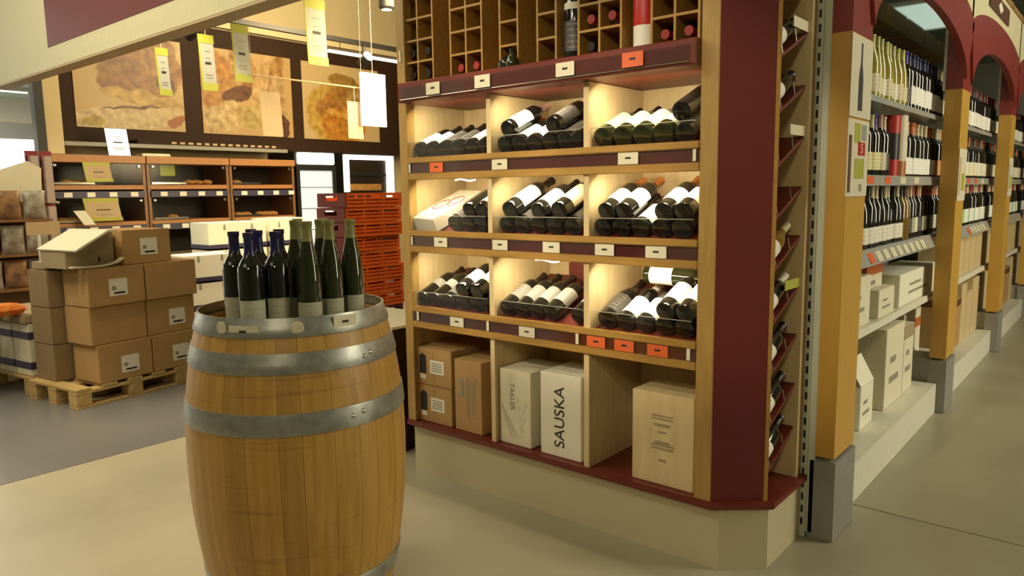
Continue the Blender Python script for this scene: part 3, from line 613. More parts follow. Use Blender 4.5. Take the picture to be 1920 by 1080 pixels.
# ================================================================== BARREL
BX, BY = -2.057, 1.334
bar = thing('wine_barrel', 'pale oak wine barrel with galvanised hoops serving as a bottle stand', 'barrel', (BX, BY, 0))
BH = 1.0
def brad(z):
    return .344-.061*abs((z-.54)/.46)**2.2 if z > .54 else .344-.075*((.54-z)/.54)**2.0
n = 26; widths = [random.uniform(.7, 1.35) for _ in range(n)]; tot = sum(widths); a = -PI/2+.1
for i in range(n):
    a2 = a+widths[i]/tot*2*PI; bm = bmesh.new(); NZ = 18; NA = 4; g_ = .0009
    outer = []; inner = []
    for k in range(NZ+1):
        z = .002+(.968-.004)*k/NZ; ro = brad(z); gg = g_/ro
        outer.append([bm.verts.new(((ro-(.0006 if j in (0, NA) else 0))*math.cos(a+gg/2+(a2-a-gg)*j/NA), (ro-(.0006 if j in (0, NA) else 0))*math.sin(a+gg/2+(a2-a-gg)*j/NA), z)) for j in range(NA+1)])
        inner.append([bm.verts.new(((ro-.022)*math.cos(a+gg/2+(a2-a-gg)*j/NA), (ro-.022)*math.sin(a+gg/2+(a2-a-gg)*j/NA), z)) for j in range(NA+1)])
    for k in range(NZ):
        for j in range(NA):
            bm.faces.new((outer[k][j], outer[k][j+1], outer[k+1][j+1], outer[k+1][j])); bm.faces.new((inner[k][j+1], inner[k][j], inner[k+1][j], inner[k+1][j+1]))
        bm.faces.new((outer[k][0], outer[k+1][0], inner[k+1][0], inner[k][0])); bm.faces.new((outer[k][NA], inner[k][NA], inner[k+1][NA], outer[k+1][NA]))
    for j in range(NA):
        bm.faces.new((outer[NZ][j], outer[NZ][j+1], inner[NZ][j+1], inner[NZ][j])); bm.faces.new((outer[0][j+1], outer[0][j], inner[0][j], inner[0][j+1]))
    finish(bm, 'stave', M['oak'], bar, True); a = a2
lathe('barrel_lining', M['gap'], [(brad(z)-.024, z) for z in (.03, .2, .35, .5, .65, .8, .93)], bar, 32)
for k in range(6):
    x0 = -.27+.09*k; x1 = x0+.088; rr = .262; bm = bmesh.new()
    xs = [x0+(x1-x0)*j/4 for j in range(5)]
    p = [(x, -math.sqrt(max(rr*rr-x*x, 0))) for x in xs if abs(x) <= rr]+[(x, math.sqrt(max(rr*rr-x*x, 0))) for x in reversed(xs) if abs(x) <= rr]
    prism('head_board', M['oak'], p, .928, .944, bar)
HOOPS = [(.948, 1.003), (.846, .905), (.672, .735), (.130, .190), (-.0, .052)]
HP = []
for (z0, z1) in HOOPS:
    z0 = max(z0, .001)
    def q(z): return brad(min(max(z, 0), BH))
    hp = lathe('hoop', M['galv'], [(q(z0)-.001, z0), (q(z0)+.0035, z0), (q(z0)+.0045, z0+.004), (q((z0+z1)/2)+.0045, (z0+z1)/2), (q(z1)+.0045, z1-.004), (q(z1)+.0035, z1), (q(z1)-.001, z1)], bar, 72); HP.append(hp)
dirc = math.atan2(-BY, -BX)   # towards the camera
for hi_, (zc, angs) in ((1, (.872, (38, 43))), (2, (.707, (27, 33))), (3, (.160, (30, 36)))):
    for da in angs:
        a = dirc+R(da); rr = brad(zc)+.004
        bm = lathe_bm([(.0085, 0), (.0075, .003), (.004, .0055), (0, .006)], 12); bm.transform(Matrix.Translation((rr*math.cos(a), rr*math.sin(a), zc+.012*(1 if da == angs[0] else -1)*-.3)) @ Matrix.Rotation(a, 4, 'Z') @ Matrix.Rotation(PI/2, 4, 'Y'))
        finish(bm, 'rivet', M['chrome'], HP[hi_], True)
def curved(name, material, ang0, ang1, z0, z1, off, loc, r0):
    bm = bmesh.new(); n = 8; v = []
    for j in range(n+1):
        a = ang0+(ang1-ang0)*j/n
        v.append([bm.verts.new(((r0+o_)*math.cos(a), (r0+o_)*math.sin(a), z)) for (o_, z) in ((off, z0), (off, z1), (off+.001, z1), (off+.001, z0))])
    for p, q_ in zip(v[:-1], v[1:]):
        for k in range(4): bm.faces.new((p[k], p[(k+1) % 4], q_[(k+1) % 4], q_[k]))
    bm.faces.new(v[0]); bm.faces.new(v[-1]); return finish(bm, name, material, None, True, loc)
RT = brad(.975)+.0045
for i, (d0, d1, z0, z1, nm) in enumerate(((-37, -19, .950, .984, 'left price tag on the barrel rim under the navy-capped bottles'), (22, 37, .962, .998, 'right price tag on the barrel rim under the olive-capped bottles'))):
    a0, a1 = dirc+R(d0), dirc+R(d1); o = curved('price_tag', M['tag'], a0, a1, z0, z1, .002, (BX, BY, 0), RT); tag(o, nm, 'price tag', 'price tags on the barrel')
    am = (a0+a1)/2; c = curved('print', M['ink'], am-R(2.2), am+R(1.8), z0+.014, z0+.021, .0034, (0, 0, 0), RT); c.parent = o
for i, d0 in enumerate((-42, 1.5)):
    a = dirc+R(d0); bm = lathe_bm([(.019, 0), (.019, .002), (.015, .004), (.012, .0035), (0, .004)], 20)
    bm.transform(Matrix.Translation((BX+(RT+.001)*math.cos(a), BY+(RT+.001)*math.sin(a), .975)) @ Matrix.Rotation(a, 4, 'Z') @ Matrix.Rotation(PI/2, 4, 'Y'))
    o = finish(bm, 'round_badge', M['seal'], None, True); tag(o, ['round ivory badge at the left of the barrel rim', 'round ivory badge at the middle of the barrel rim'][i], 'badge', 'badges on the barrel rim')
# bottles on the barrel head
ZH = .945
ux, uy = math.cos(dirc), math.sin(dirc)      # towards camera
vx, vy = -uy, ux                             # to the right as seen by the camera
navy = [(-.125, .195, 'front left'), (-.005+.0-.04, .165, 'front right'), (-.178, .095, 'far left'), (-.105, .060, 'middle'), (-.130, -.045, 'rear'), (-.035, .015, 'rear right')]
for s, d, nm in navy:
    s = s*.90; x = BX+vx*s+ux*d; y = BY+vy*s+uy*d
    bottle((x, y, ZH), (0, 0, 1), (-x, -y, 0), 'bordeaux', 'wb_glass', 'lab_grey', 'cap_blue', f'navy-capped dark wine bottle with grey-green label, {nm} among them on the barrel', 'navy-capped bottles on the barrel', (.020, .105), 68, 1.0)
olive = [(.055, .190, 'front left'), (.130, .130, 'front right'), (.020, .060, 'middle left'), (.205, .075, 'far right'), (.105, .030, 'centre'), (.030, -.080, 'rear left'), (.120, -.070, 'rear right')]
for s, d, nm in olive:
    s = s*.90; x = BX+vx*s+ux*d; y = BY+vy*s+uy*d
    bottle((x, y, ZH), (0, 0, 1), (-x, -y, 0), 'hock', 'green_glass', 'lab_grey', 'cap_green', f'olive-capped slender bottle with grey-green label, {nm} among them on the barrel', 'olive-capped bottles on the barrel', (.018, .092), 68, .98)

# ================================================================== AISLE SHELVING
PX = -.81
PY = [2.815, 4.91, 7.005, 9.10, 11.195]
gon = thing('arched_shelving', 'long wine shelving row with yellow pillars and oxblood arches down the aisle', 'shelving', (0, 0, 0))
def arc_pts(y0, y1, z0, h, n=28):
    c = (y0+y1)/2; a_ = (y1-y0)/2
    return [(c-a_*math.cos(PI*i/n), z0+h*math.sin(PI*i/n)) for i in range(n+1)]
for i, y in enumerate(PY):
    p = [box('pillar', M['yellow'], -.897, PX, y, y+.25, .33, 1.893, gon, bevel=.002)]
    box('pillar_head', M['pillar_red'], -.897, PX, y, y+.25, 1.893, 2.60, gon, bevel=.001)
    box('pillar_foot', M['grey_board'], -.900, PX+.006, y-.004, y+.262, .0, .318, gon, bevel=.004)
    if i: box('divider_panel', M['grey_board'], -1.02, -.897, y+.02, y+.24, .172, .318, gon)
    box('rear_strip', M['white'], -.915, -.899, y+.02, y+.06, 1.893, 2.60, gon)
for i in range(4):
    a, b = PY[i]+.25, PY[i+1]
    box('plinth_board', M['white'], -.870, -.850, a, b, 0, .168, gon, bevel=.002)
    box('base_deck', M['white'], -1.40, -1.021, a-.124, b+.124, .168, .178, gon); box('base_deck', M['white'], -1.02, -.850, a, b, .168, .178, gon)
    # arch: red band and cream fascia above
    inner = arc_pts(a-.02, b+.02, 1.945, .255); outer = arc_pts(PY[i]+.10, PY[i+1]+.15, 2.245, .16)
    bm = bmesh.new(); X1, X0 = PX+.002, -.832
    def strip(bm, lo, hi, xa, xb):
        A = [[bm.verts.new((x, p[0], p[1])) for p in lo] for x in (xa, xb)]; B = [[bm.verts.new((x, p[0], p[1])) for p in hi] for x in (xa, xb)]
        n = len(lo)
        for j in range(n-1):
            bm.faces.new((A[0][j], A[0][j+1], B[0][j+1], B[0][j])); bm.faces.new((A[1][j+1], A[1][j], B[1][j], B[1][j+1]))
            bm.faces.new((A[0][j+1], A[0][j], A[1][j], A[1][j+1])); bm.faces.new((B[0][j], B[0][j+1], B[1][j+1], B[1][j]))
        bm.faces.new((A[0][0], B[0][0], B[1][0], A[1][0])); bm.faces.new((A[0][-1], A[1][-1], B[1][-1], B[0][-1]))
    strip(bm, inner, outer, X0, X1+.012); finish(bm, 'arch', M['pillar_red'], gon)
    bm = bmesh.new(); topl = [(p[0], 2.60) for p in outer]; strip(bm, outer, topl, X0-.002, X1+.006); finish(bm, 'cream_fascia', M['cream_board'], gon)
    box('back_panel', M['grey_board'], -1.42, -1.401, a-.124, b+.124, .178, 1.76, gon)
    # tinted mirror above the top shelf
    o = box('mirror', M['mirror'], -1.396, -1.390, PY[i]+.126, b+.124, 1.78, 3.10, gon)
    for z, xf, mt, hh in ((1.752, -.945, 'steel', .024), (1.398, -.945, 'steel', .044), (1.062, -.935, 'steel', .066), (.700, -.93, 'white', .030)):
        box('shelf', M['steel'] if z > .8 else M['white'], -1.40, xf, a-.124, b+.124, z-.02, z, gon)
        tl = .03 if abs(z-1.062) < .01 else .004
        prism('shelf_edge', M[mt], [(xf, z+.002), (xf+.006, z+.002), (xf+.006+tl, z-hh), (xf+tl, z-hh)], a, b, gon, axis='Y') if 0 else None
        bm = bmesh.new(); pts = [(xf, z+.004), (xf+.006, z+.004), (xf+.006+tl, z-hh), (xf+tl, z-hh)]
        lo = [bm.verts.new((x, a-.124 if xf < -.932 and z != 1.062 else a, zz)) for x, zz in pts]; hi = [bm.verts.new((x, b+.124 if xf < -.932 and z != 1.062 else b, zz)) for x, zz in pts]
        bm.faces.new(lo); bm.faces.new(hi)
        for j in range(4): bm.faces.new((lo[j], lo[(j+1) % 4], hi[(j+1) % 4], hi[j]))
        finish(bm, 'shelf_edge', M[mt], gon)
BN = ['nearest', 'second', 'third']
# price tags on the tilted rail
for bi, (y0, y1) in enumerate(((3.60, 4.86), (6.1, 6.98))):
    n = int((y1-y0)/.13)
    for j in range(n):
        y = y0+.13*j; k = 'orange_tag' if (j == 0) else 'tag'
        o = box('price_tag', M[k], -.0008, .0008, -.040, .040, 0, .050); o.location = (-.9, y, 1.006); o.rotation_euler.y = R(-26)
        tag(o, f'{"orange" if j == 0 else "cream"} shelf tag, {ORD[j]} from left on the tilted rail, {BN[bi]} aisle bay', 'price tag', 'tags on the tilted shelf rail')
    for j in range(n//2):
        y = y0+.30*j+.02; k = 'orange_tag' if j in (0, 1) else 'tag'
        o = box('price_tag', M[k], -.0008, .0008, -.055, .055, 0, .036); o.location = (-.9365, y, 1.36); tag(o, f'{"orange" if j < 2 else "cream"} shelf tag, {ORD[j]} from left on the second shelf edge, {BN[bi]} aisle bay', 'price tag', 'tags on the second shelf edge')
def shelf_run(bi, z, zn, y0, y1, seq, x=-.99, step=.079, row=''):
    i = 0; y = y0
    while y < y1:
        kind, glass, lab, cap, s, ln = seq(y, i)
        if kind:
            bottle((x+random.uniform(-.006, .006), y, z+.001), (0, 0, 1), (1, -.55, 0), kind, glass, lab, cap, f'{COLN[cap]}-capped {COLN[glass]} bottle, {ORD[i]} from left, {zn} shelf {row}, {BN[bi]} aisle bay', f'bottles on the {zn} shelf of the {BN[bi]} bay', ln, 88, s)
        i += 1; y += step
W = (.03, .115)
def seq_top(y, i):
    if y < 4.36: return ('hock' if i % 3 else 'burgundy', 'yellow_glass', ['lab_cream', 'lab_yellow', 'lab_white'][i % 3], ['cap_lime', 'cap_lime', 'cap_cream'][i % 3], .86 if i % 3 else .95, W)
    if y < 4.44: return ('bordeaux', 'wb_glass', 'lab_dark', 'cap_purple', .98, W)
    if y < 5.12: return ('bordeaux', 'wb_glass', 'lab_bright', 'cap_blue', .98, (.03, .125))
    return ('burgundy', 'wb_glass', 'lab_white', 'cap_cream', .95, W)
def seq_mid(y, i):
    if y < 3.78: return ('bordeaux', 'wb_glass', 'lab_yellow', 'cap_cream', .95, W)
    if y < 3.86: return ('bordeaux', 'wb_glass', 'lab_yellow', 'cap_purple', .98, W)
    if y < 3.94: return ('bordeaux', 'wb_glass', 'lab_cream', 'cap_pink', .98, W)
    if y < 4.06: return ('bordeaux', 'wb_glass', 'lab_dark', 'cap_cream', .97, W)
    if 4.06 <= y < 4.40: return (None,)*6
    c = ['cap_cream', 'cap_cream', 'cap_cream', 'cap_orange', 'cap_orange'][i % 5]
    return ('bordeaux', 'wb_glass', 'lab_bright' if y < 5.1 else 'lab_orange', c, .98, (.015, .105))
def seq_low(y, i):
    if y < 4.34: return ('bordeaux' if i % 2 else 'burgundy', 'wb_glass', 'lab_white', 'cap_cream' if i % 3 else 'cap_black', .97, (.02, .10))
    if y < 4.48: return ('bordeaux', 'brown_glass', None, 'cap_black', .97, W)
    return ('bordeaux', 'wb_glass', ['lab_white', 'lab_dark', 'lab_grey'][i % 3], ['cap_red', 'cap_copper', 'cap_cream'][i % 3], .97, W)
shelf_run(0, 1.752, 'top', 3.50, 5.42, seq_top, row='front row'); shelf_run(0, 1.752, 'top', 3.62, 5.4, seq_top, x=-1.085, row='second row')
shelf_run(0, 1.398, 'second', 3.54, 5.42, seq_mid, row='front row'); shelf_run(0, 1.398, 'second', 4.45, 5.4, seq_mid, x=-1.085, row='second row')
shelf_run(0, 1.062, 'third', 3.52, 5.42, seq_low, row='front row'); shelf_run(0, 1.062, 'third', 3.7, 5.4, seq_low, x=-1.085, row='second row')
def seq_b(c1, l1):
    return lambda y, i: ('bordeaux', 'wb_glass', l1[i % len(l1)], c1[i % len(c1)], .98, (.02, .12))
for bi, (y0, y1) in ((1, (5.96, 7.70)), (2, (8.62, 9.95))):
    shelf_run(bi, 1.752, 'top', y0, y1, seq_b(['cap_black', 'cap_red', 'cap_black'], ['lab_white', 'lab_bright', 'lab_white']), row='front row')
    shelf_run(bi, 1.398, 'second', y0, y1, seq_b(['cap_black', 'cap_black', 'cap_orange'], ['lab_yellow', 'lab_white']), row='front row')
    shelf_run(bi, 1.062, 'third', y0, y1, seq_b(['cap_red', 'cap_cream', 'cap_cream', 'cap_red'], ['lab_bright', 'lab_white', 'lab_green']), row='front row')
# gift tins among the bottles
t = thing('gift_tube', 'red and black wine gift tube standing on the second shelf among bottles', 'gift tube', (-.99, 4.150, 1.399))
lathe('tube_body', M['box_red'], [(0, 0), (.043, 0), (.043, .085)], t); lathe('tube_middle', M['black_metal'], [(.0435, .085), (.0435, .215)], t); lathe('tube_lid', M['box_red'], [(.044, .215), (.044, .30), (.04, .305), (0, .305)], t)
t = thing('gift_tube', 'silver and copper wine gift tube standing right of the red one on the second shelf', 'gift tube', (-.99, 4.305, 1.399))
lathe('tube_body', M['cap_copper'], [(0, 0), (.043, 0), (.043, .08)], t); lathe('tube_middle', M['tag'], [(.0432, .08), (.0432, .22)], t); lathe('tube_lid', M['sign_grey'], [(.044, .22), (.044, .31), (.04, .315), (0, .315)], t)
# cartons on the lower shelf and the base deck
def carton(x0, x1, y0, y1, z0, h, mt, label, band=None, group='cartons on the lower aisle shelves', prints=True, lid=False):
    t = thing('carton', label, 'box', ((x0+x1)/2, (y0+y1)/2, z0+.001), 0, group); hx, hy = (x1-x0)/2, (y1-y0)/2
    box('carton_body', M[mt], -hx, hx, -hy, hy, 0, h, t, bevel=.003)
    if band:
        box('colour_band', M[band[0]], -hx-.0008, hx+.0008, -hy-.0008, hy+.0008, band[1], band[2], t)
    if prints:
        bm = bmesh.new(); abox(bm, hx, hx+.0012, -hy*.5, hy*.1, h*.55, h*.63); abox(bm, hx, hx+.0012, -hy*.55, hy*.45, h*.3, h*.38); finish(bm, 'print', M['ink_grey'], t)
    if lid:
        bm = bmesh.new(); abox(bm, -.001, .001, -hy, hy, 0, .14); o = finish(bm, 'open_flap', M[mt], t); o.location = (hx, 0, h); o.rotation_euler.y = R(-28)
    return t
Z4, ZB = .700, .178
carton(-1.14, -.955, 3.20, 3.40, Z4, .26, 'carton', 'white carton on the lower shelf directly behind the first pillar')
carton(-1.14, -.955, 3.44, 3.78, Z4, .235, 'carton', 'tall white carton, leftmost visible on the lower shelf of the nearest bay', None)
carton(-1.22, -1.02, 3.95, 4.25, Z4, .27, 'carton', 'white carton with orange top band on the lower shelf of the nearest bay', ('cap_orange', .20, .268))
carton(-1.00, -.945, 3.90, 4.20, Z4, .14, 'carton', 'small low white carton in front of the orange-banded one')
carton(-1.16, -.950, 4.33, 5.25, Z4, .175, 'carton_bright', 'wide white carton lying at the right of the lower shelf, nearest bay')
carton(-1.20, -.975, 3.28, 3.50, ZB, .30, 'carton', 'white carton on the base deck directly behind the first pillar')
carton(-1.20, -.955, 3.70, 3.92, ZB, .215, 'carton_bright', 'white carton with an open flap on the base deck of the nearest bay', lid=True)
carton(-1.22, -.950, 4.12, 4.50, ZB, .43, 'carton', 'tall white carton on the base deck, middle of the nearest bay')
carton(-1.20, -.955, 4.53, 4.76, ZB, .385, 'carton', 'white carton with a tan corner next to the tall one on the base deck', ('card2', .31, .384))
carton(-1.24, -1.03, 4.86, 5.30, ZB, .40, 'carton', 'white carton with orange band at the right end of the base deck, nearest bay', ('cap_orange', .28, .34))
for bi, (a, b) in ((1, (5.96, 7.6)), (2, (8.62, 9.7))):
    y = a; j = 0
    while y < b-.1:
        wd = (.30, .22, .26)[j % 3]
        carton(-1.2, -.955, y, y+wd-.01, Z4, .32 if j % 2 else .30, 'ply', f'pale wooden wine case, {ORD[j]} from left, lower shelf, {BN[bi]} aisle bay', None, 'wooden cases in the far aisle bays', False)
        carton(-1.2, -.955, y, y+wd-.01, ZB, .36 if j % 2 == 0 else .44, 'ply' if j else 'card', f'pale wine case, {ORD[j]} from left, base deck, {BN[bi]} aisle bay', ('brown_plaque', .30, .35) if j == 0 else None, 'wooden cases in the far aisle bays', False)
        y += wd; j += 1
# posters on the pillars
def pposter(y0, y1, z0, z1, label):
    o = box('poster', M['sign_grey'], -.001, .001, 0, y1-y0, 0, z1-z0, origin=False); o.location = (PX+.0035, y0, z0); return tag(o, label, 'poster', 'posters on the pillars')
o = pposter(2.806, 3.066, 1.600, 1.886, 'pale poster with a black bottle silhouette at the top of the nearest yellow pillar')
sh = [(.118+a*s, z) for s in (1, -1) for a, z in ()]
prof = [(.026, .025), (.026, .135), (.019, .165), (.008, .19), (.008, .262)]
pl = [(.118+a, z) for a, z in prof]+[(.118-a, z) for a, z in reversed(prof)]
prism('bottle_silhouette', M['ink'], pl, .0012, .0022, o, axis='X')
o = pposter(2.800, 3.060, 1.315, 1.592, 'yellow and white promotion poster on the nearest pillar under the bottle poster')
def pr(o, mt, y0, y1, z0, z1, n='print'):
    bm = bmesh.new(); abox(bm, .0012, .0020, y0, y1, z0, z1); return finish(bm, n, M[mt], o)
pr(o, 'lime', .075, .15, .195, .265, 'yellow_block'); pr(o, 'steel', .165, .225, .205, .262, 'grey_block'); pr(o, 'box_red', .125, .215, .150, .198, 'red_block'); pr(o, 'lime', .09, .21, .065, .138, 'yellow_block'); pr(o, 'brown_plaque', .012, .045, .015, .22, 'dark_strip'); pr(o, 'ink_grey', .155, .19, .018, .045, 'grey_block')
text('5', 'lettering', M['label_paper'], .052, Matrix.Translation((.0026, .170, .174)) @ frame((0, 0, 0), (0, 1, 0), (1, 0, 0)), o)
for i, y in enumerate((4.915, 7.01)):
    o = pposter(y, y+.24, 1.26, 1.56, f'pale promotion poster on the {["second", "third"][i]} yellow pillar'); pr(o, 'lime', .10, .2, .06, .16, 'yellow_block'); pr(o, 'tan_card', .02, .06, .03, .25, 'tan_strip')
# plaque on the cream fascia
t = thing('plaque', 'brown plaque with a pale diamond on the cream fascia over the second arch', 'sign', (PX+.006, 5.955, 2.452))
box('plaque_board', M['brown_plaque'], .0, .012, -.42, .42, 0, .105, t, bevel=.001); prism('diamond', M['label_paper'], [(-.10, .052), (0, .015), (.10, .052), (0, .09)], .012, .014, t, axis='X')
# crates stacked on top of the shelving
for i in range(5):
    y = 6.15+.62*i; t = thing('wooden_crate', f'{ORD[i]} nearest golden wooden crate standing on top of the arched shelving', 'crate', (-1.02, y, 2.601), 0, 'crates on top of the arches')
    for (a, b, c, d) in ((-.16, .16, -.28, -.265), (-.16, .16, .265, .28), (-.16, -.145, -.265, .265)): box('crate_panel', M['ply_edge'], a, b, c, d, 0, .15, t)
    for k in range(3): box('crate_slat', M['ply_edge'], .145, .160, -.265, .265, .005+.048*k, .045+.048*k, t)
    box('crate_bottom', M['ply_edge'], -.145, .145, -.265, .265, .0, .012, t)

# ================================================================== LINTEL SIGN (upper left)
t = thing('overhead_fascia', 'large cream overhead board with an oxblood panel hanging at the upper left', 'sign', (0, 2.34, 0))
box('fascia_board', M['cream_board'], -11.0, -2.75, 0, .10, 2.415, 3.9, t, bevel=.002)
box('fascia_panel', M['red'], -6.95, -2.9, -.004, 0, 2.580, 3.8, t)
box('fascia_lip', M['tan_card'], -8.5, -2.76, .0, .13, 2.400, 2.414, t)

# ================================================================== PALLET WITH BOXES
def pallet(loc, rz, label):
    t = thing('pallet', label, 'pallet', loc, rz, 'wooden pallets')
    # local x = along the front short side, y = depth
    for k in range(5): box('deck_board', M['pallet'], .0+.175*k, .0+.175*k+.10, 0, .6, .112, .130, t, bevel=.002)
    for y in (0, .25, .50):
        box('stringer_board', M['pallet'], 0, .8, y, y+.10, .092, .1115, t, bevel=.002)
        for x in (0, .35, .70): box('block', M['pallet'], x, x+.10, y, y+.10, .0195, .0915, t, bevel=.003)
        box('bottom_board', M['pallet'], 0, .8, y, y+.10, .0, .019, t, bevel=.002)
    return t
# frame: origin (-5.094,1.692); local x -> (-.153,.988), local y -> (-.988,-.153)
PR = math.atan2(.988, -.153)
pallet((-5.094, 1.692, 0), PR, 'wooden pallet under the stack of brown cardboard boxes left of the barrel')
PM = Matrix.Translation((-5.094, 1.692, 0)) @ Matrix.Rotation(PR, 4, 'Z')
def cbox(lx, ly, z, sx, sy, sz, label, mt='card', lab=None, rz=0, group='boxes on the pallet', M0=None):
    p = (M0 or PM) @ Vector((lx, ly, z)); t = thing('cardboard_box', label, 'box', p, PR+R(rz) if M0 is None else rz, group)
    box('carton_body', M[mt], 0, sx, 0, sy, .001, sz-.001, t, bevel=.004)
    box('tape_seam', M['tape'], sx*.02, sx*.98, sy*.47, sy*.53, sz-.0012, sz-.0003, t)
    if lab:
        lx0, lz0 = lab; o = face_rect(t, 'address_label', M['label_paper'], lx0, lx0+.125, lz0, lz0+.115)
        face_rect(o, 'print', M['ink_grey'], lx0+.018, lx0+.045, lz0+.042, lz0+.065, -.0014); face_rect(o, 'print', M['ink'], lx0+.030, lx0+.105, lz0+.014, lz0+.026, -.0014)
    return t
Hh = .255; cd = .30
FR = {(0, 0): (.165, .540), (0, 1): (.143, .527), (0, 2): (.140, .525), (1, 0): (.546, .885), (1, 1): (.534, .905), (1, 2): (.535, .925)}
LB = {(0, 0): (.150, .045), (0, 2): (.135, .060), (1, 0): (.150, .050), (1, 1): (.165, .055)}
for ci, cn in enumerate(('left', 'right')):
    for ri, rn in enumerate(('bottom', 'middle', 'top')):
        a, b = FR[(ci, ri)]
        cbox(a, .010+(.018 if ri == 1 else 0), .131+Hh*ri, b-a, cd, Hh, f'brown box in the {rn} row of the {cn} front column on the pallet', 'card', LB.get((ci, ri)))
for ci, cn in enumerate(('left', 'right')):
    for ri, rn in enumerate(('bottom', 'middle', 'top')):
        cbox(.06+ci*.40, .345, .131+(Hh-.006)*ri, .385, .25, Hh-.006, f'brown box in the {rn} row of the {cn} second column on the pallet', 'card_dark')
cbox(.40, .03, .131+Hh*3, .352, .42, .235, 'single brown box with a white label on top of the boxes on the pallet', 'card', (.125, .060))
# grey-white opened carton, top left
t = thing('opened_carton', 'pale grey carton with a slanting lid on top of the pallet stack', 'box', PM @ Vector((.07, .06, .131+Hh*3)), PR, None)
pr_ = [(-.01, 0), (.31, 0), (.31, .225), (.22, .235), (-.01, .12)]
prism('carton_body', M['card2'], pr_, .04, .34, t, axis='Y', bevel=.003)
prism('carton_flap', M['carton'], [(-.02, .125), (.20, .245), (.26, .245), (.26, .238), (.21, .236), (-.015, .115)], -.10, .36, t, axis='Y')
bm = bmesh.new(); abox(bm, .20, .212, .0375, .039, .035, .065); finish(bm, 'print', M['ink'], t)
o = thing('cardboard_sheet', 'bent pale cardboard sheet lying at the front of the pallet stack top', 'cardboard', PM @ Vector((.09, .02, .131+Hh*3)), PR)
pts = [(-.03, .010), (.08, .004), (.18, .006), (.27, .022), (.31, .046)]; pts2 = [(x, z+.010) for x, z in reversed(pts)]
prism('sheet', M['carton'], pts+pts2, -.0, .05, o, axis='Y')

# second pallet behind with wrapped goods in a dark-banded cage
M2 = Matrix.Translation((-5.718, 1.627, 0)) @ Matrix.Rotation(R(188.8), 4, 'Z')
t = thing('pallet', 'wooden pallet further back at the left, carrying white cartons and a wrapped brown stack', 'pallet', M2.translation, R(188.8), 'wooden pallets')
for k in range(5): box('deck_board', M['pallet'], 0, 1.2, -.10-.175*k, -.175*k, .112, .130, t, bevel=.002)
for x in (0, .55, 1.10):
    box('stringer_board', M['pallet'], x, x+.10, -.8, 0, .092, .1115, t, bevel=.002)
    for y in (-.10, -.45, -.80): box('block', M['pallet'], x, x+.10, y, y+.10, .0195, .0915, t, bevel=.003)
    box('bottom_board', M['pallet'], x, x+.10, -.8, 0, 0, .019, t, bevel=.002)
def c2(x0, x1, y0, y1, z0, z1, mt, label, extra=None, cat='box', name='carton'):
    t = thing(name, label, cat, M2 @ Vector(((x0+x1)/2, (y0+y1)/2, z0)), R(188.8), 'goods on the further pallet'); hx, hy = (x1-x0)/2, (y1-y0)/2
    box('carton_body', M[mt], -hx, hx, -hy, hy, .001, z1-z0-.001, t, bevel=.006)
    if extra:
        for (a, b) in extra: box('strap', M['navy'], -hx-.002, hx+.002, -hy-.002, hy+.002, a, b, t)
    return t
bx2 = cbox(.08, .37, .131+(Hh-.006)*3+.002, .30, .20, .05, 'flat pale package on top of the rear left box column of the pallet', 'card2')
for j in range(3):
    c2(.02+.23*j, .23+.23*j, -.36, -.02, .131, .50, 'carton', f'pale carton with navy straps, {["nearest", "second", "farthest"][j]} of three on the further pallet', [(.05, .10), (.26, .31)])
c2(.02, .69, -.37, .0, .501, .56, 'card2', 'shallow brown tray resting on the strapped cartons of the further pallet', None, 'tray', 'cardboard_tray')
# snack bags at the left edge
def bag(loc, w_, h_, d_, mt, label, rx=0, rz=0, group='snack bags'):
    bm = bmesh.new(); n = 8
    g1 = [[None]*(n+1) for _ in range(n+1)]; g2 = [[None]*(n+1) for _ in range(n+1)]
    for i in range(n+1):
        for j in range(n+1):
            u, v = i/n*2-1, j/n*2-1; t_ = max(0, (1-u**4)*(1-v**4))**.5; pinch = 1-.06*(1-v*v)
            x, z = u*w_/2*pinch, (v+1)*h_/2; g1[i][j] = bm.verts.new((x, -d_/2*t_-.0005, z)); g2[i][j] = bm.verts.new((x, d_/2*t_+.0005, z))
    for i in range(n):
        for j in range(n):
            bm.faces.new((g1[i][j], g1[i+1][j], g1[i+1][j+1], g1[i][j+1])); bm.faces.new((g2[i+1][j], g2[i][j], g2[i][j+1], g2[i+1][j+1]))
    for i in range(n):
        bm.faces.new((g1[i+1][0], g1[i][0], g2[i][0], g2[i+1][0])); bm.faces.new((g1[i][n], g1[i+1][n], g2[i+1][n], g2[i][n])); bm.faces.new((g1[0][i], g1[0][i+1], g2[0][i+1], g2[0][i])); bm.faces.new((g1[n][i+1], g1[n][i], g2[n][i], g2[n][i+1]))
    o = finish(bm, 'snack_bag', M[mt], None, True); o.location = loc; o.rotation_euler = (rx, 0, rz); tag(o, label, 'snack bag', group); return o
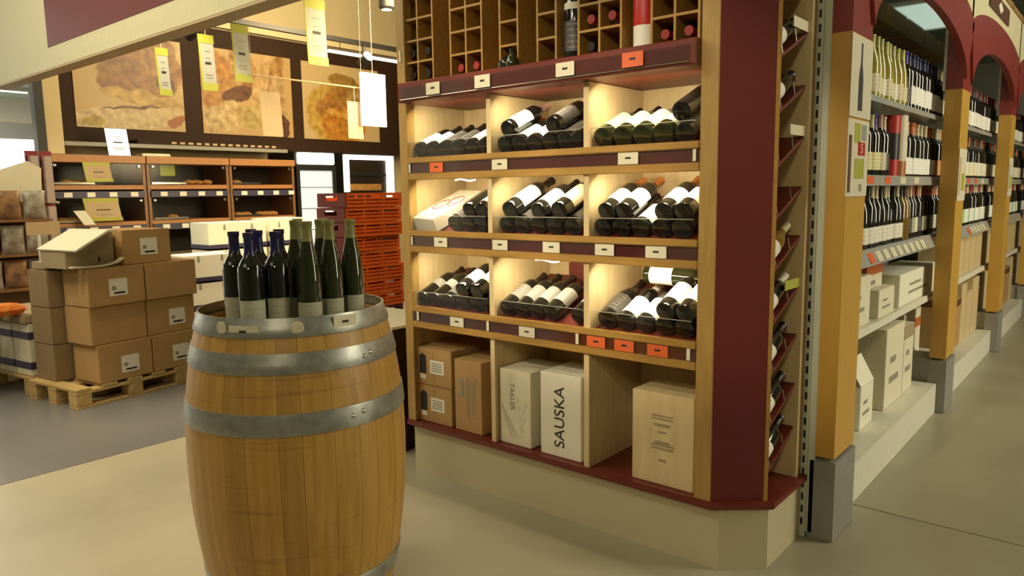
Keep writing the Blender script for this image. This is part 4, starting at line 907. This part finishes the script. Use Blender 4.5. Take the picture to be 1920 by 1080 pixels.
# trolley at the left edge
t = thing('roll_trolley', 'low wire roll trolley at the left edge in front of the further pallet', 'trolley', (-6.30, 1.20, 0), R(0))
for x in (-.42, .42):
    for y in (-.22, .22): tube('trolley_post', M['wire'], [(x, y, .09), (x, y, .52)], .012, t, 6)
box('trolley_base', M['wire'], -.44, .44, -.24, .24, .09, .12, t)
for x in (-.38, .38):
    for y in (-.18, .18):
        bm = lathe_bm([(0, -.012), (.040, -.012), (.044, 0), (.040, .012), (0, .012)], 14); bm.transform(Matrix.Translation((x, y, .045)) @ Matrix.Rotation(PI/2, 4, 'X')); finish(bm, 'castor', M['black_metal'], t, True)
bm = bmesh.new()
for y in (-.22, .22):
    for k in range(9): tube('', None, [(-.42+.105*k, y, .12), (-.42+.105*k, y, .51)], .0035, None, 4, bm)
    for k in range(5): tube('', None, [(-.42, y, .16+.085*k), (.42, y, .16+.085*k)], .0035, None, 4, bm)
finish(bm, 'wire_mesh', M['wire'], t)
box('top_tray', M['card_dark'], -.45, .45, -.25, .25, .515, .56, t, bevel=.006)
tb = [(.13, -.17, 'snack_red', 'red and orange snack bag lying on the brown tray of the further pallet', .30), (.33, -.14, 'snack_a', 'silver snack bag lying on the brown tray beside the red one', .20), (.53, -.15, 'snack_c', 'grey snack bag lying at the left end of the brown tray', .18)]
for lx_, ly_, mt, lb, ww in tb:
    p_ = M2 @ Vector((lx_, ly_+.12, .604)); bag(p_, ww*.62, .24, .085, mt, lb, R(90), R(8.8), 'snack bags on the tray')
# snack display stand with hanging bags and striped uprights
t = thing('snack_stand', 'brown snack display stand at the left edge before the bakery shelves', 'display stand', (-7.6, 2.10, 0), R(90))
box('stand_base', M['black'], -.30, .30, -.2, .2, 0, .12, t); box('stand_back', M['bakery_wood'], -.30, .30, -.02, .02, .12, 1.50, t)
for z in (.55, .85, 1.15): box('stand_shelf', M['bakery_wood'], -.30, .30, -.2, -.02, z, z+.02, t)
prism('stand_header', M['tag'], [(-.30, 0), (.28, 0), (.30, .30), (.20, .36), (-.05, .27), (-.22, .12)], -.03, .03, t, axis='Y', loc=(0, 0, 1.32))
for zi, z in enumerate((.571, .871, 1.171)):
    for k in range(3):
        mt = ['snack_a', 'snack_b', 'snack_c', 'snack_b', 'snack_a', 'snack_a', 'snack_c', 'snack_b', 'snack_a'][zi*3+k]
        bag((-7.48, 1.91+.19*k, z), .185, .25, .07, mt, f'{["silver", "brown", "grey"][["snack_a", "snack_b", "snack_c"].index(mt)]} snack bag, {ORD[k]} from the left on the {["lower", "middle", "upper"][zi]} shelf of the snack stand', 0, R(90), 'snack bags on the display stand')
# striped uprights (stacked tube dispensers) beside the bakery units
for i, (x, y) in enumerate(((-8.40, 2.60), (-8.40, 2.72))):
    t = thing('bag_dispenser', f'pinkish grey upright bag dispenser, {["left", "right"][i]} one of two beside the bakery shelves', 'dispenser', (x, y, 0), 0, 'dispensers by the bakery')
    for k in range(3): box('dispenser_panel', M['seg'], -.03, .03, -.038, .038, .30+.50*k, .77+.50*k, t, bevel=.006)
    box('dispenser_back', M['maroon'], -.06, -.032, -.055, .055, 0, 1.82, t)
t = thing('shelf_arm_sign', 'grey horizontal sign panel on a thin white pole at the left', 'sign', (-7.25, 2.23, 0))
tube('sign_pole', M['white'], [(0, 0, 0), (0, 0, 1.04)], .014, t); box('pole_base', M['black_metal'], -.12, .12, -.12, .12, 0, .015, t); 
o = box('sign_panel', M['tan_card'], -.01, .01, -.09, .17, 1.035, 1.15, t, bevel=.002)

# ================================================================== BAKERY
FX = -9.0
units = [(2.906, 3.941), (3.955, 4.993), (5.005, 5.963)]
UN = ['left', 'middle', 'right']
for ui, (a, b) in enumerate(units):
    t = thing('bakery_display', f'{UN[ui]} of three dark brown bakery display units with glass flaps', 'display cabinet', (FX, (a+b)/2, 0), 0, 'bakery display units'); h = (b-a)/2
    box('side_panel', M['bakery_wood'], -.6, 0, -h, -h+.035, 0, 1.80, t); box('side_panel', M['bakery_wood'], -.6, 0, h-.035, h, 0, 1.80, t)
    box('back_panel', M['bakery_dark'], -.6, -.58, -h+.035, h-.035, 0, 1.80, t); box('top_board', M['bakery_shelf'], -.6, .03, -h, h, 1.74, 1.825, t, bevel=.003)
    for z in (1.44, 1.02, .60): box('shelf', M['bakery_shelf'], -.58, .0, -h+.035, h-.035, z, z+.05, t)
    for z in (1.345, .955, .56): box('tag_rail', M['navy'], -.01, .02, -h+.03, h-.03, z, z+.075, t, bevel=.002)
    box('base_cupboard', M['bakery_dark'], -.57, -.02, -h+.036, h-.036, 0.0, .54, t)
    for z0, z1 in ((1.50, 1.735), (1.08, 1.335), (.66, .95)):
        bm = bmesh.new(); abox(bm, -.004, .002, -h+.04, h-.04, z0, z1); gf = finish(bm, 'glass_flap', M['glass'], t)
        box('flap_rail', M['chrome'], .002, .012, -h+.05, h*-.1, z0+.0, z0+.022, gf)
        for y in (-h+.075, h-.075):
            bm = lathe_bm([(.020, 0), (.020, .008), (.014, .014), (0, .015)], 14); bm.transform(Matrix.Translation((.003, y, z1-.03)) @ Matrix.Rotation(PI/2, 4, 'Y')); finish(bm, 'knob', M['chrome'], gf, True)
    for z, n_ in ((1.345, 4), (.955, 4)):
        for k in range(n_):
            y = (a+b)/2-h+.18+.235*k; o = box('price_tag', M['label_paper'], -.001, .001, -.042, .042, 0, .052); o.location = (FX+.023, y, z+.012)
            tag(o, f'white tag, {ORD[k]} from the left on the {"upper" if z > 1 else "lower"} rail of the {UN[ui]} bakery unit', 'price tag', 'tags on the bakery rails')
    # loaves and rolls on the shelves
    lay = {0: [(1.492, (.18, .28, .40)), (1.072, (.10, .20, .32))], 1: [(1.492, (.55, .66, .80)), (1.072, (.30,))], 2: [(1.492, (.12,)), (1.072, (.14, .26, .50, .62, .72))]}[ui]
    for z, ys in lay:
        for j, y in enumerate(ys):
            bm = bmesh.new(); bmesh.ops.create_uvsphere(bm, u_segments=14, v_segments=8, radius=1)
            for v in bm.verts: v.co = Vector((v.co.x*.11, v.co.y*.065*(1+.1*math.sin(5*v.co.x)), max(v.co.z, -.75)*.038+.0285))
            o = finish(bm, 'bread_roll', M['bread'], None, True); o.location = (FX-.14, a+.05+y*(b-a)*.9, z-.001)
            tag(o, f'golden bread roll, {ORD[j]} from the left on the {"upper" if z > 1.3 else "lower"} shelf of the {UN[ui]} bakery unit', 'bread', 'bread rolls in the bakery units')
# cards hanging in front of the left unit
def card(name, label, x, y0, y1, z0, z1, mt='sign_grey', border=None, group='price cards over the bakery', skew=0, cord=None, marks=True, th=.004):
    t = thing(name, label, 'price sign', (x, (y0+y1)/2, z0), R(0), group); h = (y1-y0)/2; H_ = z1-z0
    prism('card', M[mt], [(-h, 0), (h, 0), (h+skew, H_), (-h+skew, H_)], -th/2, th/2, t, axis='X')
    if border:
        for a, b in ((0, .12), (.86, 1)):
            prism('lime_band', M['lime'], [(-h-.008+skew*a, H_*a-.004), (h+.008+skew*a, H_*a-.004), (h+.008+skew*b, H_*b+.004), (-h-.008+skew*b, H_*b+.004)], -th/2-.001, th/2+.001, t, axis='X')
        prism('lime_edge', M['lime'], [(-h-.010, -.002), (-h+.006, -.002), (-h+.006+skew, H_), (-h-.010+skew, H_)], -th/2-.0005, th/2+.0005, t, axis='X')
    if marks:
        for k, (f, ww, hh) in enumerate(((.70, .35, .02), (.58, .3, .015), (.47, .42, .045), (.27, .55, .02), (.22, .5, .015))):
            bm = bmesh.new(); abox(bm, th/2+.0004, th/2+.0014, -h*ww+skew*f, h*ww+skew*f, H_*f, H_*f+H_*hh); finish(bm, 'print', M['ink'] if k == 2 else M['ink_grey'], t)
    if cord: tube('hanging_cord', M['sign_grey'], [(0, skew, H_), (0, skew, cord-z0)], .003, t, 5)
    return t
card('price_card', 'tan price card with yellow edge hanging across the upper flap of the left bakery unit', FX+.03, 3.29, 3.56, 1.53, 1.74, 'tan_card', True, None, -.03)
card('price_card', 'larger tan price card with yellow edge across the lower flap of the left bakery unit', FX+.03, 3.27, 3.63, 1.09, 1.34, 'tan_card', True, None, -.04)
card('price_card', 'bright white card tilted on the lower shelf rail of the left bakery unit', FX+.08, 3.20, 3.32, 1.05, 1.21, 'carton_bright', None, None, -.10, None, False)
card('price_card', 'yellowish card hanging behind the upper flap of the middle bakery unit', FX-.05, 4.14, 4.32, 1.60, 1.735, 'lime', None, None, 0, None, False)
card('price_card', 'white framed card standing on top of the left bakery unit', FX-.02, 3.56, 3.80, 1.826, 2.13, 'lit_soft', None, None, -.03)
o = box('tray', M['carton_bright'], -.10, .10, -.17, .17, 0, .035, bevel=.01); o.location = (FX-.12, 4.10, 1.826); tag(o, 'white shallow tray lying on top between the left and middle bakery units', 'tray')
# hanging price signs
hs = [('leftmost small lime-edged price sign hanging before the first bread poster', 3.03, 3.125, 2.22, 2.61, True), ('lime-edged price sign hanging over the gap between the first two bread posters', 3.42, 3.55, 2.30, 2.78, True), ('lime-edged price sign hanging before the left of the second bread poster', 3.745, 3.90, 2.41, 2.92, True), ('largest and highest lime-edged price sign hanging before the cream wall', 4.55, 4.78, 2.66, 3.30, True)]
for i, (lb, y0, y1, z0, z1, b_) in enumerate(hs): card('price_sign', lb, -6.5, y0, y1, z0, z1, 'sign_card', b_, 'lime edged price signs', -.02, 4.598)
card('price_sign', 'blank tan sign hanging before the right of the second bread poster', -6.5, 3.99, 4.21, 1.92, 2.34, 'tan_card', None, 'blank tan signs', -.02, 2.475, False)
card('price_sign', 'blank tan sign hanging before the round loaf poster', -6.5, 5.00, 5.20, 1.94, 2.33, 'tan_card', None, 'blank tan signs', 0, 2.475, False)
o = card('bright_white_sign', 'bright white hanging sign before the round loaf poster', -6.45, 5.15, 5.48, 2.08, 2.64, 'glow_white', None, None, 0, 4.598, False, .03)  # brightness put in as emission of the card material
t = thing('hanging_rod', 'thin pale rod hanging across the bread posters', 'rod', (-6.5, 4.5, 2.48)); tube('rod', M['tan_card'], [(0, -.62, 0), (0, .72, 0)], .009, t)
for y in (-.6, .7): tube('rod_cord', M['sign_grey'], [(0, y, 0), (0, y, 2.118)], .002, t, 4)
# poster board
t = thing('poster_board', 'long dark brown board above the bakery carrying the bread posters', 'board', (-9.34, 0, 0))
box('board', M['black'], -.03, .0, 3.12, 11.5, 1.97, 3.50, t); box('board_canopy', M['black'], .001, .30, 3.9, 5.9, 1.97, 2.02, t, bevel=.003)
box('canopy_lip', M['grey_board'], .28, .31, 3.12, 5.9, 1.925, 1.97, t); box('upper_fascia', M['cream_wall'], -.03, .05, 3.12, 11.5, 3.52, 3.62, t)
for y in (3.2, 4.0, 5.0, 5.8, 8, 10, 11): box('board_bracket', M['black'], -.38, -.03, y-.03, y+.03, 2.2, 2.26, t)
for k in range(14): box('raised_letter_mark', M['tan_card'], .301, .304, 4.30+.105*k, 4.36+.105*k, 1.985, 2.01, t)
BR, BR2, DK, CR, CRM, OR = (.40, .20, .05), (.32, .15, .03), (.10, .04, .02), (.62, .42, .17), (.68, .52, .28), (.64, .32, .05)
p1 = poster_mat('bread_poster_print_one', (.56, .40, .17), [(.0, -.42, .75, .14, 4, (.70, .55, .30), (.6, .44, .22)), (.62, .25, .26, .34, 0, (.66, .50, .24), (.58, .42, .18)), (.20, .18, .44, .36, -8, BR, BR2), (.35, .33, .22, .22, 20, (.46, .25, .08), BR2), (-.12, .08, .27, .27, 0, (.36, .185, .05), (.27, .12, .03)), (.42, .02, .10, .14, 0, DK, (.18, .08, .03)), (.15, -.18, .50, .085, -6, (.62, .42, .12), (.5, .31, .08)), (.0, -.30, .34, .02, 6, DK, BR2), (-.35, .38, .2, .14, 0, (.48, .29, .08), (.40, .22, .05)), (-.45, -.48, .14, .05, 0, (.5, .38, .05), (.42, .3, .04)), (.52, -.42, .14, .06, 20, (.38, .12, .02), (.5, .2, .05))])
p2 = poster_mat('bread_poster_print_two', (.56, .38, .17), [(-.45, .10, .30, .42, 10, (.54, .30, .08), (.42, .20, .04)), (-.36, .34, .2, .14, -20, OR, BR), (-.06, .32, .18, .30, 30, (.58, .36, .14), BR), (.22, .20, .10, .38, -22, (.66, .46, .22), (.58, .38, .16)), (.42, .22, .11, .32, -10, (.50, .29, .10), (.40, .2, .06)), (.48, -.1, .12, .4, 5, (.6, .42, .22), (.5, .33, .14)), (-.15, -.02, .24, .10, 22, DK, BR2), (-.28, -.32, .20, .20, 0, CRM, CR), (-.52, -.38, .13, .20, 0, CRM, (.5, .36, .16)), (.02, -.30, .22, .16, 0, (.60, .46, .20), (.5, .36, .12)), (.52, -.42, .09, .16, 0, (.20, .09, .05), DK)])
p3 = poster_mat('bread_poster_print_three', (.62, .46, .24), [(-.15, -.15, .50, .46, 0, (.64, .44, .12), (.56, .36, .08)), (.0, -.28, .42, .34, -10, OR, (.52, .22, .03)), (-.02, .10, .40, .16, 25, (.50, .26, .06), BR), (.05, .32, .28, .10, -12, (.44, .28, .07), (.36, .2, .05)), (.30, .10, .22, .12, 0, (.56, .38, .14), BR), (-.36, -.1, .12, .12, 20, (.52, .28, .08), BR), (.0, -.18, .3, .05, -8, (.70, .42, .1), OR)])
for i, (a, b, pm, lb) in enumerate(((3.36, 4.63, p1, 'bread photo poster with cut brown loaf and slices, leftmost above the bakery'), (4.87, 6.21, p2, 'bread photo poster with seeded rolls, second above the bakery'), (6.39, 7.79, p3, 'bread photo poster with a round golden loaf, third above the bakery'))):
    o = box('bread_poster', pm, -.004, .004, -(b-a)/2, (b-a)/2, -.55, .55, origin=False); o.location = (-9.333, (a+b)/2, 2.71); tag(o, lb, 'poster')
# track lights
t = thing('light_track', 'black ceiling track hanging over the bakery with a spotlight', 'light track', (-7.5, 0, 0))
box('track', M['black_metal'], -.03, .03, 3.75, 8.2, 3.17, 3.22, t)
for y in (4.4, 6.0, 8.0): tube('track_cord', M['black_metal'], [(0, y, 3.22), (0, y, 4.598)], .006, t, 5)
def head(y, z0, label, px=-7.5, par=None):
    t = thing('spotlight', label, 'spotlight', (px, y, z0), 0, None)
    tube('stem', M['black_metal'], [(0, 0, .10), (0, 0, 3.168-z0)], .02, t)
    bm = lathe_bm([(0, 0), (.05, 0), (.075, .13), (.078, .20), (.0, .18)], 16); bm.transform(Matrix.Translation((-.02, 0, .08)) @ Matrix.Rotation(R(60), 4, 'Y') @ Matrix.Translation((0, 0, -.08))); finish(bm, 'lamp_head', M['black_metal'], t, True)
    bm = lathe_bm([(0, 0), (.055, .004), (.066, .022), (0, .03)], 16); bm.transform(Matrix.Translation((-.02, 0, .08)) @ Matrix.Rotation(R(60), 4, 'Y') @ Matrix.Translation((0, 0, .10))); finish(bm, 'lamp_face', M['lamp'], t, True)
head(6.06, 2.90, 'lit black spotlight on the track above the round loaf poster'); head(3.87, 2.93, 'lit black spotlight beside the first bread poster, just under the overhead board')
t = thing('tube_light', 'long glowing light tube under the track over the bakery', 'light tube', (-7.5, 6.2, 3.03)); box('tube_body', M['tube'], -.02, .02, -.68, .9, 0, .03, t)
for y in (-.5, .8): tube('tube_cord', M['black_metal'], [(.0, y, .03), (.0, y, .138)], .006, t, 4)
# extra spotlight at the top edge of the frame
t = thing('spotlight', 'lit spotlight at the top edge of the picture left of the cabinet', 'spotlight', (-6.3, 5.42, 3.30)); lathe('lamp_head', M['black_metal'], [(.06, 0), (.085, .02), (.08, .14), (.03, .18), (0, .18)], t); lathe('lamp_face', M['lamp'], [(0, -.003), (.055, -.002), (.0, .01)], t); tube('stem', M['black_metal'], [(0, 0, .18), (0, 0, 1.298)], .012, t)
# fridge
t = thing('drinks_fridge', 'black upright fridge with glowing white header and glass door', 'fridge', (FX, 6.355, 0)); h = .335
box('fridge_body', M['black_metal'], -.62, -.06, -h, h, .0, 1.955, t, bevel=.004)
for a, b, c, d in ((-h, -h+.055, .12, 1.76), (h-.055, h, .12, 1.76), (-h+.055, h-.055, .12, .22), (-h+.055, h-.055, 1.69, 1.76)): box('door_frame', M['black_metal'], -.06, -.02, a, b, c, d, t)
box('lit_interior', M['lit_soft'], -.0595, -.05, -h+.055, h-.055, .22, 1.69, t)
bm = bmesh.new(); abox(bm, -.035, -.03, -h+.055, h-.055, .22, 1.69); finish(bm, 'door_glass', M['glass'], t)
prism('lit_header', M['glow_white'], [(-.06, 1.775), (.0, 1.775), (.03, 1.87), (0, 1.95), (-.06, 1.95)], -h+.01, h-.02, t, axis='X') if 0 else box('lit_header', M['glow_white'], -.06, .0, -h+.03, h-.03, 1.775, 1.94, t, bevel=.012)
for z in (.55, .85, 1.15, 1.45): box('wire_shelf', M['chrome'], -.049, -.037, -h+.06, h-.06, z, z+.008, t)
# white framed oven
t = thing('bake_off_oven', 'bake-off oven with a bright white framed window right of the fridge', 'oven', (FX, 7.34, 0)); h = .50
box('oven_body', M['black_metal'], -.62, -.05, -h, h, 0, 1.96, t, bevel=.004)
for a, b, c, d in ((-h, -h+.075, 1.38, 1.93), (h-.19, h-.06, 1.20, 1.93), (-h+.075, h-.19, 1.86, 1.93)): box('window_frame', M['glow_white'], -.05, .0, a, b, c, d, t)
box('oven_cavity', M['bakery_dark'], -.0495, -.045, -h+.075, h-.19, 1.38, 1.86, t); box('oven_rack', M['chrome'], -.044, -.02, -h+.08, h-.2, 1.62, 1.66, t); box('oven_bread', M['bread'], -.044, -.02, -h+.09, h-.3, 1.40, 1.50, t, bevel=.01)
bm = bmesh.new(); abox(bm, -.015, -.01, -h+.075, h-.19, 1.38, 1.86); finish(bm, 'window_glass', M['glass'], t)
# white carton stacks
def wstack(x, y0, y1, zs, name, dp=.34, z00=.131):
    for i, (z0, z1) in enumerate(zs):
        t = thing('white_carton', f'white wine carton, {ORD[i]} from the bottom of the {name} white stack', 'box', (x-dp/2, (y0+y1)/2, z0), 0, 'white cartons stacked before the bakery'); hx, hy = dp/2, (y1-y0)/2
        box('carton_body', M['carton_bright'], -hx, hx, -hy, hy, .001, z1-z0-.02, t, bevel=.004)
        if i < len(zs): box('navy_tray_rim', M['navy'], -hx-.004, hx+.004, -hy-.004, hy+.004, .0, .035, t)
        for y in (-hy*.45, hy*.5): prism('print', M['ink_grey'], [(y-.012, .17), (y+.012, .17), (y+.009, .215), (y, .225), (y-.009, .215)], hx+.0003, hx+.0013, t, axis='X')
Z3 = [(.132, .372), (.372, .612), (.612, .86)]
wstack(-6.20, 2.985, 3.44, Z3, 'front left')
wstack(-6.60, 3.42, 4.02, Z3+[(.86, 1.12)], 'rear left')
wstack(-6.20, 3.46, 3.86, Z3[:2], 'front right')
wstack(-6.60, 4.06, 4.46, Z3+[(.86, 1.14)], 'rear right')
t = thing('pallet', 'wooden pallet under the white carton stacks, mostly hidden behind the barrel', 'pallet', (-6.18, 2.96, 0), 0, 'wooden pallets')
for k in range(5): box('deck_board', M['pallet'], -.10-.185*k, -.185*k, 0, 1.52, .112, .130, t)
for y in (0, .7, 1.4):
    box('stringer_board', M['pallet'], -.84, 0, y, y+.1, .092, .1115, t)
    for x in (-.1, -.47, -.84): box('block', M['pallet'], x, x+.1, y, y+.10, .0, .0915, t)
# bread crates
for i in range(11):
    z = .005+.1235*i; dx = random.uniform(-.015, .015); dy = random.uniform(-.012, .012)
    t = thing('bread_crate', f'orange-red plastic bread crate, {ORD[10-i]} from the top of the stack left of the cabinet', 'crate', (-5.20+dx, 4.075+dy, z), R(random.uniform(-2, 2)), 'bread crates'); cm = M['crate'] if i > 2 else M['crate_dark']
    HX, HY = .20, .30; top = (i == 10)
    box('crate_floor', cm, -HX+.01, HX-.01, -HY+.01, HY-.01, 0, .008, t)
    for sgn in (-1, 1):
        box('crate_wall', cm, sgn*(HX-.010)-.001, sgn*(HX-.010)+.001, -HY+.012, HY-.012, .008, .080, t)
        # long sides: top rim, bottom rim, rows of slats
        for z0, z1 in ((.0, .022), (.034, .052), (.064, .080), (.095, .118)): box('crate_rail', cm, sgn*HX-(.012 if sgn > 0 else 0), sgn*HX+(0 if sgn > 0 else .012), -HY+.012, HY-.012, z0, z1, t)
        for y in (-.28, -.1, .1, .28): box('crate_rib', cm, sgn*HX-(.015 if sgn > 0 else -.001), sgn*HX+(-.001 if sgn > 0 else .015), y-.01, y+.01, .002, .116, t)
        bm = bmesh.new(); ye = sgn*HY; y0, y1 = (ye-.012, ye) if sgn > 0 else (ye, ye+.012)
        abox(bm, -HX, HX, y0, y1, 0, .055); abox(bm, -HX, -.09, y0, y1, .055, .118); abox(bm, .09, HX, y0, y1, .055, .118); abox(bm, -.09, .09, y0, y1, .098, .118)
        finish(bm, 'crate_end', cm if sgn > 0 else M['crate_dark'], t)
# bin in front of the crates
t = thing('black_bin', 'black open bin with a pale rim standing between the barrel and the cabinet', 'bin', (-3.42, 2.62, 0))
prism('bin_body', M['black'], [(-.30, -.22), (.56, -.22), (.56, .22), (-.30, .22)], 0, .66, t, bevel=.01)
box('bin_rim', M['tag'], -.31, .57, -.23, .23, .66, .675, t, bevel=.003)
